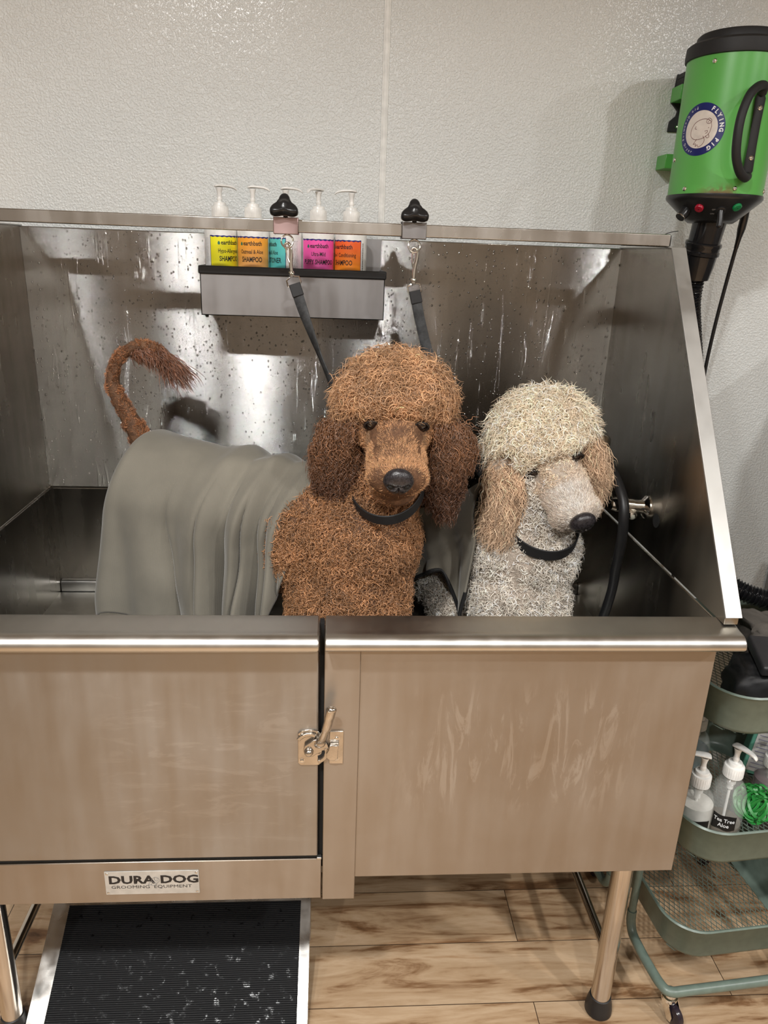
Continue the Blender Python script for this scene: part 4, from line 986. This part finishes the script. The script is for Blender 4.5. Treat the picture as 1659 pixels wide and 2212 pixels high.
def strands(name, mat, parent, P, N, L, comb, curl, turns, thick, col, K=10, lift=.6, grav=0.0, rng=None, clump=0.0, wav=False):
    n = len(P); s_ = np.linspace(0, 1, K)
    L = np.broadcast_to(L, (n,))*rng.uniform(.65, 1.25, n)
    D0 = unit(N*lift+comb*(1-lift)+rng.normal(size=(n, 3))*.16)
    G = np.array([0, 0, -1.0])
    pts = np.empty((n, K, 3)); c = P-N*.001; pts[:, 0] = c; D = D0.copy()
    for k in range(1, K):
        D = unit(D+(G*grav+comb*.10)/(K-1)*2.0); c = c+D*(L/(K-1))[:, None]; pts[:, k] = c
    e1 = unit(np.cross(D0, rng.normal(size=(n, 3)))); e2 = np.cross(D0, e1)
    ph = rng.uniform(0, 6.28, n); tr = np.broadcast_to(turns, (n,))*rng.uniform(.7, 1.35, n)*rng.choice([-1, 1], n); cr = np.broadcast_to(curl, (n,))*rng.uniform(.6, 1.4, n)
    th = ph[:, None]+tr[:, None]*6.28*s_[None]
    amp = cr[:, None]*np.minimum(1, s_[None]*2.2)
    o = amp[..., None]*((np.cos(th)-np.cos(ph)[:, None]*0)[..., None]*e1[:, None]+(0 if wav else 1)*np.sin(th)[..., None]*e2[:, None])
    pts = pts+o*(s_[None, :, None] > 0)
    if clump:
        cn = smooth_noise(P, clump, 11)*.012; pts += cn[:, None]*(s_[None, :, None]**1.2)
    hc = bpy.data.hair_curves.new(name); hc.add_curves([K]*n)
    W = np3(parent_loc(parent))
    hc.attributes['position'].data.foreach_set('vector', (pts-W).astype(np.float32).ravel())
    ra = hc.attributes.get('radius') or hc.attributes.new('radius', 'FLOAT', 'POINT')
    prof = np.interp(s_, [0, .25, .75, 1], [.8, 1, .75, .15]); R = (np.broadcast_to(thick, (n,))*rng.uniform(.6, 1.3, n))[:, None]*prof[None]
    ra.data.foreach_set('value', R.astype(np.float32).ravel())
    ca = hc.attributes.new('fcol', 'FLOAT_COLOR', 'CURVE')
    v_ = rng.lognormal(0, .34, n); cc = np.concatenate([np.clip(np.broadcast_to(col, (n, 3))*v_[:, None], 0, 1), np.ones((n, 1))], 1)
    ca.data.foreach_set('color', cc.astype(np.float32).ravel())
    hc.materials.append(mat)
    o_ = bpy.data.objects.new(name, hc); COL.objects.link(o_); o_.parent = parent
    return o_
def hairmat(name, rough=.42, spec=.5):
    t = NT(name); a = t.n('ShaderNodeAttribute'); a.attribute_name = 'fcol'; a.attribute_type = 'GEOMETRY'
    t.l(a.outputs['Color'], t.b.inputs['Base Color']); t.b.inputs['Roughness'].default_value = rough; t.b.inputs['Specular IOR Level'].default_value = spec
    return t.m
def skinmat(name, c1, c2):
    t = NT(name); t.l(t.ramp(t.noise(t.pos(), 90, 4, .7), [(.35, c1), (.65, c2)]), t.b.inputs['Base Color']); t.b.inputs['Roughness'].default_value = .7
    t.l(t.bump(t.noise(t.pos(), 260, 3, .7), .8, .003), t.b.inputs['Normal']); return t.m
eyem = pm('dark_wet_eye', (.012, .006, .004), .05, spec=.8)
nosem = NT('wet_black_nose'); nosem.l(nosem.ramp(nosem.noise(nosem.pos(), 300, 2), [(.4, (.016, .014, .016)), (.6, (.032, .028, .031))]), nosem.b.inputs['Base Color'])
nosem.b.inputs['Roughness'].default_value = .24; vn = nosem.n('ShaderNodeTexVoronoi'); vn.inputs['Scale'].default_value = 900; nosem.l(nosem.pos(), vn.inputs['Vector']); nosem.l(nosem.bump(vn.outputs['Distance'], .35, .0006), nosem.b.inputs['Normal'])
def head_prims(d, mz=1.0, tb=0.0):
    d.ell('skull', (0, 0, 0), (.062, .070, .058), True)
    d.ell('top', (0, -.018-tb, .030), (.085, .074-tb*.6, .043), True)
    d.ell('top', (0, .022-tb*.5, .036), (.066, .040, .020), True)
    for s in (-1, 1): d.ell('top', (s*.064, -.018, .002), (.032, .042, .042), True)
    for s in (-1, 1):
        d.ell('face', (s*.040, .030, -.028), (.032, .042, .034), True)
        d.ell('brow', (s*.042, .040-tb*.5, .022), (.024, .020, .007), True)
    d.ell('face', (0, .055, -.012), (.040*mz, .050, .030), True)
    d.ell('face', (0, .080, -.028), (.045*mz, .055, .036), True)
    d.ell('muzzle', (0, .125, -.033), (.044*mz, .052, .036), True)
    d.ell('muzzle', (0, .165, -.036), (.045*mz, .030, .036), True)
    d.ell('muzzle', (0, .178, -.018), (.026, .022, .022), True)
    d.ell('jaw', (0, .130, -.086), (.036*mz, .046, .030), True); d.ell('face', (0, .045, -.03), (.060*mz, .04, .036), True)
    d.ell('jaw', (0, .060, -.062), (.040, .050, .028), True)
def face_bits(d, parent, eyes=.044):
    for s in (-1, 1):
        q = MB(); q.ell(tuple(d.hp(s*eyes, .0610, .001)), (.0130, .0130, .0130), n=24, k=16); q.build('eye', eyem, parent)
        q = MB(); c = d.hp(s*eyes, .0570, -.004)
        q.tube([Vector(d.hp(s*eyes+.0125*math.cos(a), 0.0690+.001*math.cos(2*a), .001+.0085*math.sin(a))) for a in [2*PI*k/24 for k in range(24)]], .0024, 8, closed=True); q.build('eyelid', pm('dark_eyelid', (.008, .005, .004), .4), parent)
    q = MB(); Bm = Matrix([[float(v) for v in row] for row in d.H])
    n, k = 40, 24; vs = []; fs = []
    for i in range(k+1):
        t_ = PI*i/k
        for j in range(n):
            a = 2*PI*j/n; x, u, f = math.sin(t_)*math.cos(a), math.sin(t_)*math.sin(a), math.cos(t_)
            X = abs(x)**.85*(1 if x > 0 else -1)*(1.0-.18*(u < 0)*abs(u)); Y = u*(1+.05*math.cos(3*x)); 
            f2 = f*.016
            for sx in (-1, 1):
                dd = math.hypot(X-sx*.50, (Y+.12)*1.1)
                if f > 0: f2 -= .0075*math.exp(-(dd/.19)**2)
            if f > 0: f2 -= .0030*math.exp(-(X/.06)**2)*(Y < .1)
            vs.append(Vector(d.hp(X*.0262, 0.197+f2, -.017+Y*.0245)))
    for i in range(k):
        for j in range(n): j2 = (j+1) % n; fs.append((i*n+j, i*n+j2, i*n+n+j2, i*n+n+j))
    q.add(vs, fs); nose = q.build('nose', nosem.m, parent, angle=80)
    hol = pm('nostril_black', (.002, .002, .002), .6)
    for s in (-1, 1):
        q = MB(); q.ell(tuple(d.hp(s*.0132, .2065, -.0200)), (.0056, .0036, .0046), Bm, 16, 10); q.build('nostril', hol, nose)
def collar(par, c, nrm, rx, ry, w_, th, mat, x=None):
    fr = frame_from(nrm, x or (1, 0, 0)); q = MB(); n = 64; vs = []
    for j in range(n):
        a = 2*PI*j/n; r0 = Vector((rx*math.cos(a), ry*math.sin(a), 0)); r1 = Vector(((rx+th)*math.cos(a), (ry+th)*math.sin(a), 0))
        for p in (r0+Vector((0, 0, -w_/2)), r1+Vector((0, 0, -w_/2)), r1+Vector((0, 0, w_/2)), r0+Vector((0, 0, w_/2))): vs.append(Vector(c)+fr @ p)
    fs = [(j*4+k, j*4+(k+1) % 4, ((j+1) % n)*4+(k+1) % 4, ((j+1) % n)*4+k) for j in range(n) for k in range(4)]
    q.add(vs, fs); return q.build('collar', mat, par, bevel=.0012, angle=30)
DENS = 1.0
def eyeclear(d, q, ex, r=.0125):
    l_ = (q-d.O) @ d.H; return ((np.hypot(np.abs(l_[:, 0])-ex, l_[:, 2]-.001) > r) | (l_[:, 1] < .02))*1.0+1e-6
# ------------------------------------------------------------------ brown poodle
brown = thing('poodle', 'wet curly brown standard poodle standing in the tub with a grey towel over its back', 'dog', (.0, .32, ZF))
b = Dog((.127, .272, 1.280), (-.02, -.91, -.41), (1, -.02, 0.0))
head_prims(b, mz=1.18)
for s, cx in ((-1, .026), (1, .228)):
    b.ell('ear', (cx, .262, 1.165), (.030, .018, .070)); b.ell('ear', (cx+s*.004, .264, 1.210), (.038, .024, .044)); b.ell('ear', (.127+s*.062, .270, 1.245), (.040, .028, .030))
b.cap('coat', (.120, .315, 1.200), (.085, .310, 1.080), .070, .092)
b.ell('coat', (.060, .300, 1.000), (.126, .115, .130)); b.ell('coat', (-.015, .340, .995), (.118, .120, .128)); b.ell('coat', (.045, .275, .900), (.116, .092, .125)); b.cap('coat', (.04, .33, 1.09), (-.03, .36, 1.02), .075, .09)
b.cap('leg', (.115, .260, .920), (.120, .235, .735), .052, .036); b.cap('leg', (-.020, .270, .920), (-.022, .240, .735), .052, .036)
for x in (.120, -.022): b.ell('leg', (x, .220, .722), (.040, .048, .024))
b.cap('back', (-.02, .370, 1.000), (-.340, .500, 1.030), .110, .098); b.ell('back', (-.375, .505, 1.040), (.075, .085, .090))
for y in (.43, .565):
    b.cap('leg', (-.37, y, .98), (-.335, y-.01, .87), .070, .048); b.cap('leg', (-.335, y-.01, .87), (-.40, y, .79), .044, .028); b.cap('leg', (-.40, y, .79), (-.385, y-.01, .725), .028, .026); b.ell('leg', (-.385, y-.03, .718), (.030, .042, .018))
# tail
tp = [(-.385, .500, 1.115), (-.400, .495, 1.165), (-.424, .492, 1.215), (-.442, .490, 1.262), (-.436, .492, 1.305), (-.412, .495, 1.333), (-.382, .497, 1.346), (-.350, .500, 1.338), (-.325, .502, 1.316)]
tr_ = [.027, .0215, .0175, .0150, .0135, .0125, .0125, .0120, .008]
for i in range(len(tp)-1): b.cap('tail', tp[i], tp[i+1], tr_[i], tr_[i+1])
bb = b.body('body', skinmat('brown_undercoat', (.08, .036, .016), (.17, .080, .037)), brown, voxel=.0055)
face_bits(b, brown)
rng = np.random.default_rng(7)
hm = hairmat('brown_fur', .36, .7)
c0 = np3((.38, .190, .088))
P, N = b.sample(['coat', 'leg', 'back'], int(40000*DENS), rng, keep=lambda c: ((c[:, 0] > np.maximum(.0-1.4*(1.125-c[:, 2]), -.16))*(1.0)*(c[:, 2] > .78))+1e-6)
cn = smooth_noise(P, 26, 3); lum = 1+.22*smooth_noise(P, 60, 5)[:, 0]
strands('body_fur', hm, brown, P, N, .018, unit(np3((.0, -.15, -1))[None]+cn*1.1), .0040, 1.05, .00060, c0*lum[:, None], K=9, lift=.42, rng=rng)
P, N = b.sample(['top', 'brow'], int(11500*DENS), rng); cn = smooth_noise(P, 30, 4)
loc = (P-b.O) @ b.H; fr_ = np.clip((loc[:, 1]-.02)/.05, 0, 1)
strands('topknot_fur', hm, brown, P, N, .027-.012*fr_+.010*np.clip((np.abs(loc[:, 0])-.055)/.04, 0, 1), unit(np3((0, -.3, -.9))[None]+cn*.7), .0062, 1.25, .00072, np3((.50, .285, .150))*(1+.2*smooth_noise(P, 50, 8)[:, :1]), K=14, lift=.55, grav=.15, rng=rng)
P, N = b.sample(['ear'], int(15000*DENS), rng)
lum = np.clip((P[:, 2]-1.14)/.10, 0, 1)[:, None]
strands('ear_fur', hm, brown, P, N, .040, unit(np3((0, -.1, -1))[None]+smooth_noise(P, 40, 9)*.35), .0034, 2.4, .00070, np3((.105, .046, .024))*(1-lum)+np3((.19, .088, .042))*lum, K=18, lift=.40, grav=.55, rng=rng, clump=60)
P, N = b.sample(['face', 'muzzle', 'jaw', 'skull', 'brow'], int(48000*DENS), rng, keep=lambda q: eyeclear(b, q, .044, .0135)); loc = (P-b.O) @ b.H
back_ = -b.F*.9-b.U*.25; side_ = b.R[None]*np.tanh(loc[:, :1]/.02)*.35
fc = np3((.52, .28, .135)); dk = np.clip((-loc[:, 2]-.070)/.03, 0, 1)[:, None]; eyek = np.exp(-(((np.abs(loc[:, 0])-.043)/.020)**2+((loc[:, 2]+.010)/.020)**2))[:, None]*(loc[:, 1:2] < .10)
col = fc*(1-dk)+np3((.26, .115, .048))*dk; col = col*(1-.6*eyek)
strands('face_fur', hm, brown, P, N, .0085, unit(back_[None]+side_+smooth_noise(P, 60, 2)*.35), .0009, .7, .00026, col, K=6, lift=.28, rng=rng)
P, N = b.sample(['face', 'skull', 'brow', 'jaw'], 5000, rng, keep=lambda q: eyeclear(b, q, .044, .016)*(((q-b.O) @ b.H)[:, 1] < .085)+1e-6)
strands('cheek_curls', hm, brown, P, N, .011, unit(back_[None]*.5+np3((0, 0, -.8))[None]+smooth_noise(P, 40, 7)*.7), .0022, .9, .00042, np3((.44, .225, .105)), K=8, lift=.32, rng=rng)
P, N = b.sample(['tail'], int(6500*DENS), rng)
strands('tail_fur', hm, brown, P, N, .007, unit(smooth_noise(P, 90, 3)+np3((0, 0, .2))[None]), .0012, .8, .0004, np3((.30, .125, .052))*(1+.45*np.sign(smooth_noise(P, 95, 6)[:, :1])*.6), K=6, lift=.3, rng=rng)
# wispy tail end
n = 1500; i_ = rng.uniform(5.2, 8, n); A = np.array(tp); k0 = np.minimum(i_.astype(int), 7); P = A[k0]+(A[k0+1]-A[k0])*(i_-k0)[:, None]; N = unit(rng.normal(size=(n, 3))); P = P+N*.010
strands('tail_plume', hm, brown, P, N, .030+.045*((i_-5.2)/2.8)**1.3, unit(np3((.75, .0, -.75))[None]+smooth_noise(P, 30, 12)*.2), .0030, 1.6, .00062, np3((.17, .068, .034)), K=14, lift=.12, grav=.25, rng=rng, wav=True, clump=50)
webb = MAT['blackmatte']
collar(brown, (.116, .262, 1.128), (-.16, -.40, 1), .068, .100, .021, .003, webb)

# ------------------------------------------------------------------ cream poodle
cream = thing('poodle', 'wet curly cream poodle sitting in the tub with tilted head, beside the brown dog', 'dog', (.41, .42, ZF))
c = Dog((.437, .374, 1.192), (.25, -.78, -.57), (.092, 0.0, .038))
head_prims(c, mz=1.1, tb=.012)
c.ell('ear', (.366, .342, 1.065), (.034, .020, .062)); c.ell('ear', (.362, .350, 1.130), (.038, .024, .045)); c.ell('ear', (.388, .36, 1.160), (.030, .028, .030))
c.ell('ear', (.552, .372, 1.135), (.018, .022, .050)); c.ell('ear', (.540, .372, 1.170), (.022, .026, .034)); c.ell('ear', (.518, .372, 1.195), (.030, .026, .024))
c.cap('neck', (.440, .385, 1.130), (.436, .392, 1.010), .068, .084)
c.ell('chest', (.425, .385, .945), (.112, .095, .120)); c.ell('chest', (.420, .375, .850), (.108, .090, .110))
for x in (.372, .470): c.cap('chest', (x, .335, .860), (x, .305, .735), .046, .034); c.ell('chest', (x, .290, .722), (.036, .046, .022))
c.cap('backc', (.405, .440, .960), (.310, .560, .840), .098, .110)
c.ell('haunch', (.300, .480, .790), (.062, .095, .085)); c.ell('haunch', (.440, .545, .790), (.062, .095, .085))
for x in (.292, .450): c.ell('haunch', (x, .385+(.06 if x > .4 else 0), .720), (.030, .065, .020))
c.cap('haunch', (.29, .60, .735), (.20, .62, .72), .016, .012)
cb = c.body('body', skinmat('cream_undercoat', (.34, .28, .225), (.48, .40, .33)), cream, voxel=.0055)
face_bits(c, cream, eyes=.046)
rng = np.random.default_rng(21)
hm2 = hairmat('cream_fur', .48)
P, N = c.sample(['chest', 'neck', 'haunch', 'backc'], int(25000*DENS), rng, keep=lambda q: (q[:, 2] > .76)*1.0+.02)
cn = smooth_noise(P, 28, 3)
strands('body_fur', hm2, cream, P, N, .019, unit(np3((0, -.15, -1))[None]+cn*1.1), .0044, 1.0, .00064, np3((.84, .76, .66))*(1+.10*smooth_noise(P, 20, 5)[:, :1]), K=9, lift=.42, rng=rng)
P, N = c.sample(['top', 'brow'], int(12000*DENS), rng); cn = smooth_noise(P, 30, 4); loc = (P-c.O) @ c.H; fr_ = np.clip((loc[:, 1]-.02)/.05, 0, 1)
strands('topknot_fur', hm2, cream, P, N, .027-.014*fr_+.018*np.clip((np.abs(loc[:, 0])-.055)/.04, 0, 1), unit(c.F[None]*.2+np3((0, -.2, -.5))[None]+cn*.8), .0056, 1.1, .00072, np3((.96, .80, .61))*(1+.06*smooth_noise(P, 40, 8)[:, :1]), K=13, lift=.55, grav=.2, rng=rng)
P, N = c.sample(['ear'], int(11000*DENS), rng)
strands('ear_fur', hm2, cream, P, N, .048, unit(np3((0, -.1, -1))[None]+smooth_noise(P, 40, 9)*.30), .0030, 1.9, .00062, np3((.60, .42, .28))*(1+.12*smooth_noise(P, 40, 1)[:, :1]), K=18, lift=.36, grav=.6, rng=rng, clump=60)
P, N = c.sample(['face', 'muzzle', 'jaw', 'skull', 'brow'], int(46000*DENS), rng, keep=lambda q: eyeclear(c, q, .046)); loc = (P-c.O) @ c.H
back_ = -c.F*.9-c.U*.2; side_ = c.R[None]*np.tanh(loc[:, :1]/.02)*.35
mk = np.clip((loc[:, 1]-.075)/.05, 0, 1)[:, None]*np.clip(1-np.abs(loc[:, :1])/.07, 0, 1); 
col = np3((.66, .50, .37))*(1-mk)+np3((.80, .74, .68))*mk
strands('face_fur', hm2, cream, P, N, .0095, unit(back_[None]+side_+smooth_noise(P, 60, 2)*.4), .0010, .7, .00027, col, K=6, lift=.30, rng=rng)
P, N = c.sample(['face', 'skull', 'brow', 'jaw'], 7000, rng, keep=lambda q: eyeclear(c, q, .046, .016)*(((q-c.O) @ c.H)[:, 1] < .105)+1e-6)
strands('cheek_curls', hm2, cream, P, N, .0145, unit(back_[None]*.5+np3((0, 0, -.8))[None]+smooth_noise(P, 40, 7)*.7), .0030, 1.0, .00052, np3((.76, .60, .45)), K=9, lift=.35, rng=rng)
collar(cream, (.449, .362, 1.016), (.04, -.40, 1), .076, .094, .026, .003, webb)

# ================================================================== TOWELS
tw = NT('grey_towel_cloth'); p = tw.pos(); tw.l(tw.ramp(tw.noise(p, 9, 4), [(.35, (.170, .155, .124)), (.65, (.205, .187, .150))]), tw.b.inputs['Base Color'])
tw.b.inputs['Roughness'].default_value = .9; tw.b.inputs['Sheen Weight'].default_value = .35; tw.b.inputs['Sheen Roughness'].default_value = .4
wv = tw.n('ShaderNodeTexWave'); wv.inputs['Scale'].default_value = 160; wv.inputs['Distortion'].default_value = .6; wv.inputs['Detail'].default_value = 1; tw.l(tw.pos(rot=(0, 0, .3)), wv.inputs['Vector'])
tw.l(tw.bump(tw.math('ADD', tw.math('MULTIPLY', wv.outputs['Fac'], .5), tw.noise(p, 700, 2)), .35, .0006), tw.b.inputs['Normal'])
def sst(a, b_, x): x = max(0, min(1, (x-a)/(b_-a))); return x*x*(3-2*x)
def gsp(x, c_, w_): return math.exp(-((x-c_)/w_)**2)
t1 = thing('towel', 'grey towel draped over the back of the brown poodle', 'towel', (-.2, .42, 1.1), 'grey towels on the dogs')
def tow1(i, j):
    s_ = i; t_ = j                        # s: 0 shoulder -> 1 rump ; t: 0 far hem -> 1 near hem
    A = Vector((.026, .348, 1.008)).lerp(Vector((-.395, .500, 1.040)), min(s_, 1)); ax_ = Vector((-.94, .34, 0)); pe = Vector((-.34, -.94, 0))
    Rr = .118-.006*s_+.012*gsp(s_, .95, .14)+.004*gsp(s_, .5, .2)
    tt = (t_-.30)/.70                      # 0 at the spine
    if tt < 0: th = tt*2.6; off = 0; dn = 0
    else:
        k = tt/.42; th = min(k, 1)*PI/2; dn = max(0, tt-.42)/.58*(.235)
    h = .0
    P_ = A+pe*(Rr*math.sin(th))+Vector((0, 0, Rr*math.cos(th)))
    low = sst(.05, 1, tt) if tt > 0 else 0
    P_ = P_+Vector((0, 0, -dn))+pe*(.018*low)
    # sweep towards the tail as it falls
    P_ = P_+ax_*((.100*(1-s_)+.035*s_)*low*1.05)
    nrm_ = (pe*math.sin(th)+Vector((0, 0, math.cos(th)))).normalized()
    # folds
    u_ = s_+.20*low-.10*sst(0, .5, max(tt, 0)); d_ = 0
    for cc, wd, am in ((.10, .030, .010), (.20, .026, -.008), (.27, .035, .013), (.37, .030, -.010), (.46, .05, .013), (.60, .05, -.007), (.74, .07, .006), (.90, .06, -.004)):
        d_ += am*gsp(u_, cc, wd)*(.30+.95*low)
    for cc, am in ((.07, .013), (.145, .020), (.20, .014), (.275, .024), (.36, .015), (.47, .012), (.63, .008)):
        d_ -= am*math.exp(-abs(u_-cc-.02*math.sin(tt*5+cc*9))/.014)*sst(.12, .70, tt)*.95
    d_ += .0035*math.sin(s_*23+3*tt)*low
    d_ += .0045*gsp(tt, .02+.30*(s_-.1), .05)*gsp(s_, .3, .2)+.003*noise.noise(Vector((s_*5, tt*4, 1)))
    P_ = P_+nrm_*(d_*1.9+.006)
    # tuck around the rump
    if s_ > .93:
        k = (s_-.93)/.07; P_ = P_+Vector((-.012*k, .0, -.045*k*k*(1-.5*low)))-pe*(.02*k*k)
    return P_
q = MB(); q.grid(tow1, 260, 120); t1o = q.build('towel_cloth', tw.m, t1, solid=.0035, angle=80)
t2 = thing('towel', 'grey towel around the cream poodle, hanging between the two dogs', 'towel', (.3, .5, .95), 'grey towels on the dogs')
def tow2(i, j):
    s_, t_ = i, j
    A = Vector((.412, .425, .985)).lerp(Vector((.285, .585, .845)), s_); ax_ = (Vector((-.127, .16, -.14))).normalized(); pe = Vector((-.78, -.62, 0)); upv = pe.cross(ax_); upv = upv if upv.z > 0 else -upv
    Rr = .112+.012*s_; tt = (t_-.35)/.65
    th = tt*2.2 if tt < 0 else min(tt/.5, 1)*PI/2; dn = max(0, tt-.5)/.5*(.03+.16*gsp(s_, .12, .15))
    P_ = A+pe*(Rr*math.sin(th))+upv*(Rr*math.cos(th))+Vector((0, 0, -dn)); low = sst(.2, 1, tt)
    nrm_ = (pe*math.sin(th)+upv*math.cos(th)).normalized()
    d_ = .012*math.sin(s_*13+2*tt)*(.25+low)+.006*math.sin(s_*29+tt*6)*low
    return P_+nrm_*(d_+.004)+pe*.02*low
q = MB(); q.grid(tow2, 70, 70); q.build('towel_cloth', tw.m, t2, solid=.004, angle=80)
hem = [tow2(k/40, 1.0) for k in range(41)]
MB().tube(hem, .0045, 8).build('black_hem', MAT['blackmatte'], t2)
